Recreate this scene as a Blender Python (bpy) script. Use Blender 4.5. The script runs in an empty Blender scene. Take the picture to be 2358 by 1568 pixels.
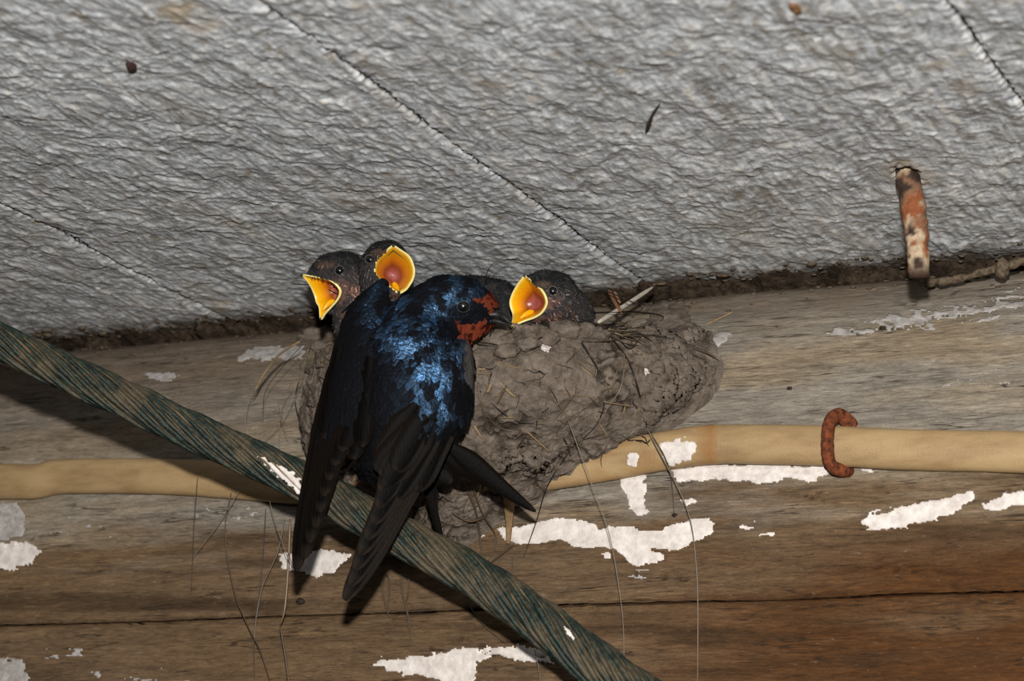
import bpy, math, random
import numpy as np
from mathutils import Vector, Matrix
from mathutils.bvhtree import BVHTree

SC = bpy.context.scene
COL = SC.collection
rng = np.random.default_rng(7)
random.seed(7)
CM = 0.01
FW, FH, FPX = 2358.0, 1568.0, 6066.0

# ------------------------------------------------------------------ camera
# world: X along the log wall, Y away from the camera, Z up; ceiling underside at Z = 0 (centimetres here)
_Y = np.array([2911, -1756, -6066.0]); _X = np.array([13279, 1066, 6066.0])
_X /= np.linalg.norm(_X); _Y /= np.linalg.norm(_Y); _Y -= _X * (_X @ _Y); _Y /= np.linalg.norm(_Y)
ROT = np.array([_X, _Y, np.cross(_X, _Y)])

def ray(px, py):
    return ROT @ np.array([(px - FW / 2) / FPX, -(py - FH / 2) / FPX, -1.0])
CAM = -ray(1179, 712) * 124.0
UP = ROT @ np.array([0, 1.0, 0]); RIGHT = ROT @ np.array([1.0, 0, 0]); BACK = ROT @ np.array([0, 0, 1.0])

cd = bpy.data.cameras.new('camera'); cam = bpy.data.objects.new('camera', cd); COL.objects.link(cam)
M = Matrix.Identity(4)
for i in range(3):
    for j in range(3): M[i][j] = ROT[i, j]
    M[i][3] = CAM[i] * CM
cam.matrix_world = M
cd.sensor_width = 36.0; cd.lens = 36.0 * FPX / FW; cd.clip_start = 0.02; cd.clip_end = 50
cd.dof.use_dof = True; cd.dof.focus_distance = 1.14; cd.dof.aperture_fstop = 15.0
SC.camera = cam

# ------------------------------------------------------------------ light: dim barn + camera flash above the lens
w = bpy.data.worlds.new('barn_dusk'); SC.world = w; w.use_nodes = True
w.node_tree.nodes['Background'].inputs[0].default_value = (0.55, 0.6, 0.7, 1)
w.node_tree.nodes['Background'].inputs[1].default_value = 0.022
fl = bpy.data.lights.new('camera_flash', 'POINT'); fo = bpy.data.objects.new('camera_flash', fl); COL.objects.link(fo)
fl.energy = 65.0; fl.color = (1.0, 0.97, 0.92); fl.shadow_soft_size = 0.012
fo.location = (CAM + UP * 10.0) * CM
SC.view_settings.view_transform = 'Standard'; SC.view_settings.look = 'None'
SC.view_settings.exposure = 0.0; SC.view_settings.gamma = 1.0; SC.view_settings.use_curve_mapping = False

# ------------------------------------------------------------------ maths helpers
_perm = np.random.default_rng(3).permutation(512)
def _h(ix, iy, iz):
    return _perm[(_perm[(_perm[ix & 511] + iy) & 511] + iz) & 511]
_grad = np.random.default_rng(5).normal(size=(512, 3)); _grad /= np.linalg.norm(_grad, axis=1)[:, None]
def perlin(x, y, z=0.0):
    x, y, z = np.broadcast_arrays(np.asarray(x, float), np.asarray(y, float), np.asarray(z, float))
    ix, iy, iz = np.floor(x).astype(int), np.floor(y).astype(int), np.floor(z).astype(int)
    fx, fy, fz = x - ix, y - iy, z - iz
    s = lambda t: t * t * t * (t * (t * 6 - 15) + 10)
    ux, uy, uz = s(fx), s(fy), s(fz)
    out = 0
    for a in (0, 1):
        for b in (0, 1):
            for c in (0, 1):
                g = _grad[_h(ix + a, iy + b, iz + c)]
                d = g[..., 0] * (fx - a) + g[..., 1] * (fy - b) + g[..., 2] * (fz - c)
                out = out + d * (ux if a else 1 - ux) * (uy if b else 1 - uy) * (uz if c else 1 - uz)
    return out * 1.6
def fbm(x, y, z=0.0, o=4, g=0.5):
    r, a = 0, 1.0
    for i in range(o):
        r = r + a * perlin(np.asarray(x) * 2 ** i + 17.3 * i, np.asarray(y) * 2 ** i - 9.1 * i, np.asarray(z) * 2 ** i + 3.7 * i); a *= g
    return r
def sstep(a, b, x):
    t = np.clip((x - a) / (b - a), 0, 1); return t * t * (3 - 2 * t)
def vor(x, y, z=0.0):
    """distance to the nearest and second nearest jittered cell point"""
    x, y, z = np.broadcast_arrays(np.asarray(x, float), np.asarray(y, float), np.asarray(z, float))
    ix, iy, iz = np.floor(x).astype(int), np.floor(y).astype(int), np.floor(z).astype(int)
    d1 = np.full(x.shape, 9.0); d2 = d1.copy()
    for a in (-1, 0, 1):
        for b in (-1, 0, 1):
            for c in (-1, 0, 1):
                h = _h(ix + a, iy + b, iz + c); j = (_grad[h] + 1) / 2
                d = np.sqrt((ix + a + j[..., 0] - x) ** 2 + (iy + b + j[..., 1] - y) ** 2 + (iz + c + j[..., 2] - z) ** 2)
                d2 = np.where(d < d1, d1, np.minimum(d2, d)); d1 = np.minimum(d1, d)
    return d1, d2
def nrm(v):
    v = np.asarray(v, float); return v / (np.linalg.norm(v, axis=-1, keepdims=True) + 1e-12)
def spline(P, n):
    """Catmull-Rom through the rows of P, n samples"""
    P = np.asarray(P, float)
    if len(P) == 2: return P[0] + (P[1] - P[0]) * np.linspace(0, 1, n)[:, None]
    Q = np.vstack([2 * P[0] - P[1], P, 2 * P[-1] - P[-2]])
    d = np.concatenate([[0], np.cumsum(np.linalg.norm(np.diff(P[:, :3], axis=0), axis=1) + 1e-9)])
    s = np.interp(np.linspace(0, d[-1], n), d, np.arange(len(P)))
    i = np.minimum(s.astype(int), len(P) - 2); t = (s - i)[:, None]
    p0, p1, p2, p3 = Q[i], Q[i + 1], Q[i + 2], Q[i + 3]
    return 0.5 * (2 * p1 + (p2 - p0) * t + (2 * p0 - 5 * p1 + 4 * p2 - p3) * t ** 2 + (3 * p1 - p0 - 3 * p2 + p3) * t ** 3)
def Wd(px, py, depth): return CAM + ray(px, py) * depth
def onY(px, py, Y): d = ray(px, py); return CAM + d * ((Y - CAM[1]) / d[1])
def onZ(px, py, Z): d = ray(px, py); return CAM + d * ((Z - CAM[2]) / d[2])
def project(P):
    q = (np.asarray(P) - CAM) @ ROT
    return np.stack([FW / 2 + FPX * q[..., 0] / -q[..., 2], FH / 2 - FPX * q[..., 1] / -q[..., 2]], -1), -q[..., 2]

# ------------------------------------------------------------------ object helpers
WL = {}
def thing(name, label, cat, loc, group=None):
    o = bpy.data.objects.new(name, None); COL.objects.link(o); o.empty_display_size = 0.01
    o.location = np.asarray(loc) * CM; WL[o.name] = np.asarray(loc, float)
    if label: o['label'] = label
    if cat: o['category'] = cat
    if group: o['group'] = group
    return o
def tag(o, label=None, cat=None, group=None, kind=None):
    for k, v in (('label', label), ('category', cat), ('group', group), ('kind', kind)):
        if v: o[k] = v
    return o
def mk(name, V, F, mat, parent=None, origin=None, smooth=True, attrs=None, inst=None):
    V = np.asarray(V, float)
    if parent is not None: base = WL[parent.name]
    else: base = np.asarray(origin if origin is not None else V.mean(0), float)
    me = bpy.data.meshes.new(name)
    if isinstance(F, np.ndarray) and F.ndim == 2:
        k = F.shape[1]
        me.vertices.add(len(V)); me.vertices.foreach_set('co', ((V - base) * CM).astype(np.float32).ravel())
        me.loops.add(F.size); me.loops.foreach_set('vertex_index', F.astype(np.int32).ravel())
        me.polygons.add(len(F)); me.polygons.foreach_set('loop_start', np.arange(0, F.size, k, dtype=np.int32))
        me.polygons.foreach_set('loop_total', np.full(len(F), k, dtype=np.int32))
        me.update(calc_edges=True)
    else:
        me.from_pydata(((V - base) * CM).tolist(), [], [tuple(int(i) for i in f) for f in F]); me.update()
    if smooth: me.polygons.foreach_set('use_smooth', np.ones(len(me.polygons), dtype=bool))
    for k, a in (attrs or {}).items():
        a = np.asarray(a, np.float32)
        if a.ndim == 1:
            at = me.attributes.new(k, 'FLOAT', 'POINT'); at.data.foreach_set('value', a)
        else:
            if a.shape[1] == 3: a = np.hstack([a, np.ones((len(a), 1), np.float32)])
            at = me.attributes.new(k, 'FLOAT_COLOR', 'POINT'); at.data.foreach_set('color', a.ravel())
    if mat: me.materials.append(mat)
    o = bpy.data.objects.new(name, me); COL.objects.link(o)
    if parent is not None: o.parent = parent; WL[o.name] = base
    else: o.location = base * CM; WL[o.name] = base
    return o
def gridF(n, m, close_m=False, off=0):
    i = np.arange(n - 1)[:, None]; j = np.arange(m if close_m else m - 1)[None, :]
    j2 = (j + 1) % m
    a = i * m + j; b = i * m + j2; c = (i + 1) * m + j2; d = (i + 1) * m + j
    return np.stack([a, b, c, d], -1).reshape(-1, 4) + off
class MB:
    def __init__(s): s.V = []; s.F = []; s.A = []; s.n = 0
    def add(s, V, F, a=None):
        V = np.asarray(V, float); s.V.append(V)
        s.F += [tuple(int(x) + s.n for x in f) for f in F]; s.n += len(V)
        s.A.append(np.tile(np.asarray(a if a is not None else (1, 1, 1)), (len(V), 1)) if a is None or np.ndim(a) == 1 else np.asarray(a))
    def build(s, name, mat, parent=None, origin=None, smooth=True):
        return mk(name, np.vstack(s.V), s.F, mat, parent, origin, smooth, {'Col': np.vstack(s.A)})
def frames(P):
    T = nrm(np.gradient(P, axis=0)); N = np.zeros_like(P)
    n = np.cross(T[0], BACK); n = np.cross(n, T[0]); n = nrm(n); N[0] = n
    for i in range(1, len(P)):
        n = N[i - 1] - T[i] * (N[i - 1] @ T[i]); N[i] = nrm(n)
    return T, N, np.cross(T, N)
def tube(P, r, sides=8, sq=1.0, caps=True):
    """r: radius or array; sq: flatten factor along N (towards the camera at the start)"""
    P = np.asarray(P, float); n = len(P); r = np.broadcast_to(np.asarray(r, float), (n,))
    T, N, B = frames(P); a = np.linspace(0, 2 * np.pi, sides, endpoint=False)
    V = P[:, None] + r[:, None, None] * (np.cos(a)[None, :, None] * N[:, None] * sq + np.sin(a)[None, :, None] * B[:, None])
    F = [tuple(f) for f in gridF(n, sides, True)]
    if caps: F += [tuple(range(sides))[::-1], tuple(range((n - 1) * sides, n * sides))]
    return V.reshape(-1, 3), F
def blob(c, r, seed, sub=2, amp=0.25, freq=1.2):
    import bmesh
    bm = bmesh.new(); bmesh.ops.create_icosphere(bm, subdivisions=sub, radius=1)
    V = np.array([v.co[:] for v in bm.verts]); F = [tuple(v.index for v in f.verts) for f in bm.faces]; bm.free()
    k = 1 + amp * fbm(V[:, 0] * freq + seed * 5.1, V[:, 1] * freq, V[:, 2] * freq, 3)
    return np.asarray(c) + V * k[:, None] * np.asarray(r), F
def bvh(V, F): return BVHTree.FromPolygons([tuple(v) for v in V], [tuple(int(i) for i in f) for f in F])
TREES = []
def hit(px, py, trees=None):
    d = nrm(ray(px, py)); best = None
    for t in (trees or TREES):
        h = t.ray_cast(Vector(CAM), Vector(d))
        if h[0] is not None and (best is None or h[3] < best[2]): best = (np.array(h[0]), np.array(h[1]), h[3])
    if best is None: return None
    n = best[1]
    if n @ d > 0: n = -n
    return best[0], n

# ------------------------------------------------------------------ materials
def lin(*c): return tuple(((v / 255 + 0.055) / 1.055) ** 2.4 if v > 10 else v / 255 / 12.92 for v in c) + (1.0,)
class NT:
    def __init__(s, name):
        s.m = bpy.data.materials.new(name); s.m.use_nodes = True; s.t = s.m.node_tree; s.n = s.t.nodes; s.l = s.t.links
        s.p = s.n['Principled BSDF']; s.out = s.n['Material Output']
        s.tc = s.n.new('ShaderNodeTexCoord')
    def node(s, typ, **k):
        x = s.n.new(typ)
        for a, v in k.items(): setattr(x, a, v)
        return x
    def link(s, a, b): s.l.new(a, b)
    def coords(s, scale):
        mp = s.node('ShaderNodeMapping'); mp.inputs['Scale'].default_value = scale if hasattr(scale, '__len__') else (scale,) * 3
        s.link(s.tc.outputs['Object'], mp.inputs[0]); return mp.outputs[0]
    def noise(s, scale, detail=5, rough=0.55, dist=0.0):
        x = s.node('ShaderNodeTexNoise'); x.inputs['Scale'].default_value = 1.0
        x.inputs['Detail'].default_value = detail; x.inputs['Roughness'].default_value = rough; x.inputs['Distortion'].default_value = dist
        s.link(s.coords(scale), x.inputs['Vector']); return x.outputs['Fac']
    def ramp(s, fac, stops, interp='LINEAR'):
        r = s.node('ShaderNodeValToRGB'); e = r.color_ramp.elements; r.color_ramp.interpolation = interp
        while len(e) < len(stops): e.new(0.5)
        for i, (p, c) in enumerate(stops):
            e[i].position = p; e[i].color = c if hasattr(c, '__len__') else (c, c, c, 1)
        s.link(fac, r.inputs[0]); return r.outputs[0]
    def mix(s, fac, a, b, mode='MIX'):
        x = s.node('ShaderNodeMix', data_type='RGBA', blend_type=mode)
        for sock, v in ((x.inputs[0], fac), (x.inputs[6], a), (x.inputs[7], b)):
            if hasattr(v, 'links'): s.link(v, sock)
            else: sock.default_value = v
        return x.outputs[2]
    def math(s, op, a, b=0.0):
        x = s.node('ShaderNodeMath', operation=op)
        for sock, v in ((x.inputs[0], a), (x.inputs[1], b)):
            if hasattr(v, 'links'): s.link(v, sock)
            else: sock.default_value = v
        return x.outputs[0]
    def attr(s, name, out='Color'):
        x = s.node('ShaderNodeAttribute'); x.attribute_name = name; return x.outputs[out]
    def bump(s, h, dist, strength=1.0, prev=None):
        b = s.node('ShaderNodeBump'); b.inputs['Distance'].default_value = dist; b.inputs['Strength'].default_value = strength
        s.link(h, b.inputs['Height'])
        if prev is not None: s.link(prev, b.inputs['Normal'])
        return b.outputs[0]
    def done(s, color=None, rough=0.8, normal=None, spec=0.3, metal=0.0):
        if color is not None:
            if hasattr(color, 'links'): s.link(color, s.p.inputs['Base Color'])
            else: s.p.inputs['Base Color'].default_value = color
        if hasattr(rough, 'links'): s.link(rough, s.p.inputs['Roughness'])
        else: s.p.inputs['Roughness'].default_value = rough
        s.p.inputs['Specular IOR Level'].default_value = spec; s.p.inputs['Metallic'].default_value = metal
        if normal is not None: s.link(normal, s.p.inputs['Normal'])
        return s.m

def m_plank():
    t = NT('weathered_plank')
    hg = t.attr('lev', 'Fac'); tan = t.attr('tan', 'Fac'); dirt = t.attr('dirt', 'Fac')
    c = t.ramp(hg, [(0.0, lin(150, 144, 136)), (0.3, lin(186, 190, 194)), (0.55, lin(214, 218, 222)), (0.8, lin(240, 240, 238)), (1.0, lin(248, 243, 234))])
    n = t.noise((700, 420, 700), 6, 0.68)
    c = t.mix(0.75, c, t.ramp(n, [(0.25, 0.6), (0.5, 0.96), (0.75, 1.1)]), 'MULTIPLY')
    c = t.mix(tan, c, lin(176, 158, 132))
    n2 = t.noise((120, 50, 120), 5)
    c = t.mix(t.ramp(n2, [(0.5, 0.0), (0.68, 0.35)]), c, lin(184, 184, 182))
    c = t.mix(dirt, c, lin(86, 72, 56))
    b = t.bump(t.noise((340, 260, 340), 8, 0.6, 0.4), 0.0002)
    b = t.bump(t.noise((900, 60, 900), 4, 0.7), 0.00025, 1.0, b)
    return t.done(c, 0.85, b, 0.2)
def m_log():
    t = NT('hewn_log_wood')
    base = t.attr('Col')
    g = t.noise((26, 60, 200), 10, 0.7, 1.0)
    c = t.mix(0.85, base, t.ramp(g, [(0.28, 0.42), (0.45, 0.85), (0.6, 1.08), (0.8, 1.4)]), 'MULTIPLY')
    g2 = t.noise((150, 300, 900), 6, 0.78, 0.6)
    c = t.mix(0.9, c, t.ramp(g2, [(0.3, 0.45), (0.5, 1.0), (0.7, 1.4)]), 'MULTIPLY')
    lc = t.math('ABSOLUTE', t.math('SUBTRACT', t.noise((16, 40, 300), 3, 0.5, 0.4), 0.5)); lm = t.noise((40, 60, 120), 2)
    ck = t.math('MULTIPLY', t.ramp(lc, [(0.006, 1.0), (0.02, 0.0)]), t.ramp(lm, [(0.5, 0.0), (0.6, 0.8)]))
    c = t.mix(ck, c, lin(50, 38, 26))
    sp = t.noise((220, 400, 700), 3, 0.6)
    c = t.mix(t.ramp(sp, [(0.66, 0.0), (0.76, 0.35)]), c, lin(176, 168, 158))
    b = t.bump(g, 0.0020); b = t.bump(g2, 0.0008, 1.0, b)
    return t.done(c, 0.82, b, 0.22)
def m_simple(name, c1, c2, scale=300, rough=0.8, bd=0.0005, spec=0.3, det=5, lo=0.35, hi=0.65, metal=0.0):
    t = NT(name); n = t.noise(scale, det, 0.62)
    return t.done(t.ramp(n, [(lo, c1), (hi, c2)]), rough, t.bump(n, bd) if bd else None, spec, metal)
def m_vcol(name, rough=0.7, scale=400, bd=0.0004, spec=0.3, var=0.5):
    t = NT(name); n = t.noise(scale, 5, 0.6)
    c = t.mix(var, t.attr('Col'), t.ramp(n, [(0.3, 0.45), (0.5, 1.0), (0.7, 1.35)]), 'MULTIPLY')
    return t.done(c, rough, t.bump(n, bd) if bd else None, spec)
def m_mud():
    t = NT('dried_mud')
    n = t.noise(160, 7, 0.65); n2 = t.noise(900, 4, 0.7)
    c = t.ramp(n, [(0.3, lin(82, 72, 63)), (0.5, lin(118, 106, 95)), (0.7, lin(142, 130, 118))])
    c = t.mix(t.ramp(n2, [(0.66, 0.0), (0.72, 0.5)]), c, lin(158, 142, 122))
    c = t.mix(t.attr('crack', 'Fac'), c, lin(46, 38, 30))
    b = t.bump(n, 0.0026); b = t.bump(n2, 0.0008, 1.0, b)
    return t.done(c, 0.9, b, 0.15)
def m_plume(name, gloss, fac=0.5, rough=0.36):
    t = NT(name)
    n = t.noise(700, 4, 0.6)
    t.done(t.attr('Col'), 0.7, t.bump(n, 0.0006), 0.06)
    g = t.node('ShaderNodeBsdfAnisotropic'); g.inputs['Roughness'].default_value = rough
    t.link(t.mix(t.noise(260, 3), (gloss[0] * .5, gloss[1] * .7, gloss[2] * .9, 1), (gloss[0] * 1.9, gloss[1] * 1.3, gloss[2] * 1.05, 1)), g.inputs['Color'])
    t.link(t.bump(n, 0.0008), g.inputs['Normal'])
    mx = t.node('ShaderNodeMixShader')
    t.link(t.math('MULTIPLY', t.attr('sheen', 'Fac'), fac), mx.inputs[0]); t.link(t.p.outputs[0], mx.inputs[1]); t.link(g.outputs[0], mx.inputs[2])
    t.link(mx.outputs[0], t.out.inputs[0]); return t.m
def m_flightfeather():
    t = NT('flight_feather'); n = t.noise((1500, 1500, 120), 3)
    c = t.mix(t.attr('edge', 'Fac'), t.ramp(n, [(0.35, lin(3, 2, 2)), (0.7, lin(8, 6, 5))]), lin(54, 44, 35))
    return t.done(c, 0.55, t.bump(n, 0.0002), 0.05)
def m_mouth():
    t = NT('gape_skin'); n = t.noise(900, 4)
    c = t.mix(0.35, t.attr('Col'), t.ramp(n, [(0.3, 0.7), (0.7, 1.15)]), 'MULTIPLY')
    m = t.done(c, 0.32, t.bump(n, 0.0001), 0.45)
    t.p.inputs['Subsurface Weight'].default_value = 0.12; t.p.inputs['Subsurface Radius'].default_value = (0.002, 0.001, 0.0005); return m
def m_rope():
    t = NT('green_rope')
    n = t.noise(350, 5, 0.65); n2 = t.noise((90, 90, 90), 4)
    c = t.ramp(n, [(0.32, lin(13, 20, 17)), (0.55, lin(27, 40, 34)), (0.75, lin(50, 68, 58))])
    c = t.mix(t.ramp(n2, [(0.7, 0.0), (0.76, 0.7)]), c, lin(110, 176, 152))
    c = t.mix(t.ramp(t.noise(60, 6), [(0.46, 0.0), (0.60, 0.7)]), c, lin(84, 73, 55))
    return t.done(c, 0.5, t.bump(n, 0.0009), 0.4)
def m_cable():
    t = NT('cable_sheath')
    n = t.noise((40, 120, 160), 5, 0.6); n2 = t.noise(1300, 2)
    c = t.ramp(n, [(0.3, lin(138, 112, 79)), (0.55, lin(160, 134, 96)), (0.8, lin(170, 145, 108))])
    c = t.mix(t.ramp(n2, [(0.7, 0.0), (0.75, 0.5)]), c, lin(92, 64, 44))
    c = t.mix(t.ramp(t.noise((70, 90, 90), 4), [(0.66, 0.0), (0.76, 0.3)]), c, lin(140, 104, 64))
    c = t.mix(t.attr('stain', 'Fac'), c, lin(140, 96, 50))
    return t.done(c, 0.5, t.bump(n2, 0.0002), 0.35)

MAT = dict(
    plank=m_plank(), log=m_log(), mud=m_mud(), rope=m_rope(), cable=m_cable(), flight=m_flightfeather(), mouth=m_mouth(),
    paint=m_simple('flaking_white_paint', lin(196, 186, 180), lin(226, 218, 212), 220, 0.8, 0.0008, 0.25),
    wash=m_simple('thin_whitewash', lin(140, 134, 128), lin(176, 172, 170), 300, 0.85, 0.0006, 0.2),
    dust=m_simple('groove_dust', lin(44, 38, 30), lin(104, 88, 66), 160, 0.95, 0.0005, 0.1),
    rust=m_simple('rust', lin(66, 34, 22), lin(134, 72, 40), 420, 0.85, 0.0012, 0.25),
    eye=m_simple('dark_eye', lin(6, 6, 8), lin(10, 10, 14), 300, 0.24, 0, 0.9),
    bill=m_simple('bill_horn', lin(14, 13, 13), lin(34, 32, 32), 500, 0.38, 0.0002, 0.5),
    straw=m_vcol('straw', 0.7, 600, 0.0003), hair=m_vcol('horse_hair', 0.4, 900, 0, 0.5, 0.3),
    dirt=m_simple('crumbly_dirt', lin(70, 58, 46), lin(112, 98, 82), 500, 0.95, 0.001, 0.1),
    shade_soil=m_simple('soil_with_crevice_shade', lin(40, 33, 27), lin(74, 62, 50), 300, 0.95, 0.002, 0.1),  # packed dirt, coloured dark to stand for the shade of a deep gap
    spike=m_vcol('rusty_spike', 0.75, 600, 0.0008, 0.3, 0.6),
    adult=m_plume('adult_plumage', (0.16, 0.42, 0.80), 0.75, 0.34), chick=m_vcol('chick_down', 0.75, 900, 0.0006, 0.2, 0.7),
)

# ------------------------------------------------------------------ setting: ceiling of planks
CZ = 0.9                                                                # ceiling underside
ceil = thing('ceiling', 'ceiling of weathered grey-white planks', None, (7.5, -20, 0)); tag(ceil, kind='structure'); 
SEAM = [-82.7, -60.4, -38.1, -15.80, 6.51, 28.71, 51.0, 73.3]
def plank(i):
    x0, x1 = SEAM[i], SEAM[i + 1]
    main = 2 <= i <= 5
    sx = 0.085 if main else 0.6
    xs = np.linspace(x0 + 0.06, x1 - 0.06, int((x1 - x0) / sx))
    if main: ys = np.concatenate([-42 - np.cumsum(np.geomspace(0.2, 9, 30))[::-1], np.arange(-42, 5.0, 0.095)])
    else: ys = np.arange(-130, 5, 0.8)
    Xg, Yg = np.meshgrid(xs, ys, indexing='ij')
    dev = lambda k, y: 0.18 * fbm(y * 0.06 + k * 31, 0 * y + k * 7.7, 0, 3) + 0.06 * fbm(y * 0.9 + k * 3, 0 * y, 0, 3)
    e0, e1 = dev(i, ys), dev(i + 1, ys)
    u = (xs - x0) / (x1 - x0)
    Xg = Xg + e0[None] * (1 - u)[:, None] ** 8 + e1[None] * u[:, None] ** 8
    wx, wy = Xg + 0.5 * fbm(Xg * .5, Yg * .3, i * 3.1, 3), Yg + 0.9 * fbm(Xg * .5 + 40, Yg * .3, i * 3.1, 3)
    n1 = fbm(wx * 0.60, wy * 0.48, 2.0 + i, 5, 0.55)
    q = n1 * 5.0; fl_ = np.floor(q); fr = q - fl_
    terr = fl_ + sstep(0.90, 1.0, fr)
    n2 = fbm(wx * 2.3, wy * 2.0, 8.0 + i, 4, 0.6)
    q2 = n2 * 3; terr2 = np.floor(q2) + sstep(0.86, 1.0, q2 - np.floor(q2))
    rim_ = sstep(.86, .93, fr)
    grain = fbm(Xg * 3.2 + .3 * n1, Yg * 0.09, 30 + i, 4, 0.65)
    grain2 = fbm(Xg * 5.5 + .5 * n1, Yg * 0.16, 130 + i, 4, 0.7)
    h = 0.017 * terr + 0.013 * terr2 + 0.018 * grain + 0.008 * grain2 + 0.05 * fbm(Xg * .15, Yg * .1, i, 2)
    d1 = x1 + e1[None] - Xg; d0 = Xg - x0 - e0[None]
    frz = fbm(Xg * 3, Yg * 3, 5, 3)
    cham = np.clip((0.42 + 0.16 * frz - d1) / 0.42, 0, 1) ** 1.6 * 0.20 + np.clip((0.22 + .1 * frz - d0) / 0.22, 0, 1) ** 2 * 0.16
    h = h - cham
    endr = np.clip((Yg - 0.6 + 0.5 * fbm(Xg * .4, Yg * 0, 3, 3)) / 2.0, 0, 3); h = h - 0.25 * endr ** 1.5      # worn, crumbling end grain over the log
    lev = np.clip(0.46 + 0.10 * (terr2 - 0.3) + 0.22 * rim_ + 0.10 * n2 + 0.22 * grain + 0.24 * grain2 + 0.12 * fbm(Xg * .3, Yg * .25, 90 + i, 3) + 0.06 * (cham > 0.02), 0, 1)
    tan = np.clip(sstep(0.35, 0.8, fbm(Xg * .35, Yg * .10, 60 + i, 4)) * 0.25 + 0.20 * sstep(0.25, 0.5, fbm(Xg * 1.3, Yg * .8, 77 + i, 3)), 0, 0.7)
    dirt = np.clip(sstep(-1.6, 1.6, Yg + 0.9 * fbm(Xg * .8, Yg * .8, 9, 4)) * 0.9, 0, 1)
    lev = lev - 0.0 * dirt
    # splintered hole round the spike in plank 4
    if i == 4:
        hx, hy = onZ(2088, 402, CZ)[:2]; rr = np.hypot((Xg - hx) / 0.55, (Yg - hy) / 1.0) + 0.35 * frz
        h = h - 0.5 * (1 - sstep(0.5, 1.1, rr)); tan = np.clip(tan + 0.6 * (1 - sstep(0.9, 2.4, rr)), 0, 0.85)
    if 3 <= i <= 4:                                                       # old brown smudges and stains on the whitewash
        pz, _ = project(np.stack([Xg, Yg, 0 * Xg + CZ], -1)); fz = fbm(Xg * 1.2, Yg * 1.2, 140, 4)
        for sx_, sy_, rx_, ry_, a_ in ((405, 25, 45, 30, .55), (470, 65, 50, 12, .35), (850, 15, 60, 10, .35), (1540, 122, 22, 8, .6), (1150, 190, 60, 20, .3), (1230, 225, 30, 8, .4), (2150, 155, 35, 14, .5), (2230, 200, 40, 25, .4), (1835, 22, 30, 14, .4), (180, 40, 35, 8, .35), (1440, 165, 30, 8, .45), (480, 715, 50, 30, .5)):
            tan = np.clip(tan + a_ * sstep(1.1, .4, np.hypot((pz[..., 0] - sx_) / rx_, (pz[..., 1] - sy_) / ry_) + .6 * fz), 0, .85)
    Z = CZ - h
    V = np.stack([Xg, Yg, Z], -1).reshape(-1, 3)
    n, m = Xg.shape
    F = gridF(n, m)[:, ::-1]
    # side walls and top
    idx = np.arange(n * m).reshape(n, m)
    loop = np.concatenate([idx[:, 0], idx[-1, 1:], idx[-2::-1, -1], idx[0, -2:0:-1]])
    top = V[loop].copy(); top[:, 2] = 3.4
    k = len(loop); a = np.arange(k); b = (a + 1) % k
    F2 = np.stack([loop[a], loop[b], n * m + b, n * m + a], -1)
    A = dict(lev=lev.ravel(), tan=tan.ravel(), dirt=dirt.ravel())
    A = {q_: np.concatenate([v, np.full(k, 0.2)]) for q_, v in A.items()}
    # thin top plate
    tp = np.array([[xs[0], ys[0], 3.4], [xs[-1], ys[0], 3.4], [xs[-1], ys[-1], 3.4], [xs[0], ys[-1], 3.4]])
    F3 = np.array([[0, 1, 2, 3]]) + n * m + k
    A = {q_: np.concatenate([v, np.full(4, 0.2)]) for q_, v in A.items()}
    o = mk('plank', np.vstack([V, top, tp]), np.vstack([F, F2, F3]), MAT['plank'], ceil, attrs=A)
    return V, F
for i in range(len(SEAM) - 1): plank(i)
mk('roof_boarding', [[-80, -130, 3.5], [74, -130, 3.5], [74, 6, 3.5], [-80, 6, 3.5], [-80, -130, 5], [74, -130, 5], [74, 6, 5], [-80, 6, 5]],
   [(0, 1, 2, 3), (7, 6, 5, 4), (0, 4, 5, 1), (1, 5, 6, 2), (2, 6, 7, 3), (3, 7, 4, 0)], MAT['dirt'], ceil, smooth=False)

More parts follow.
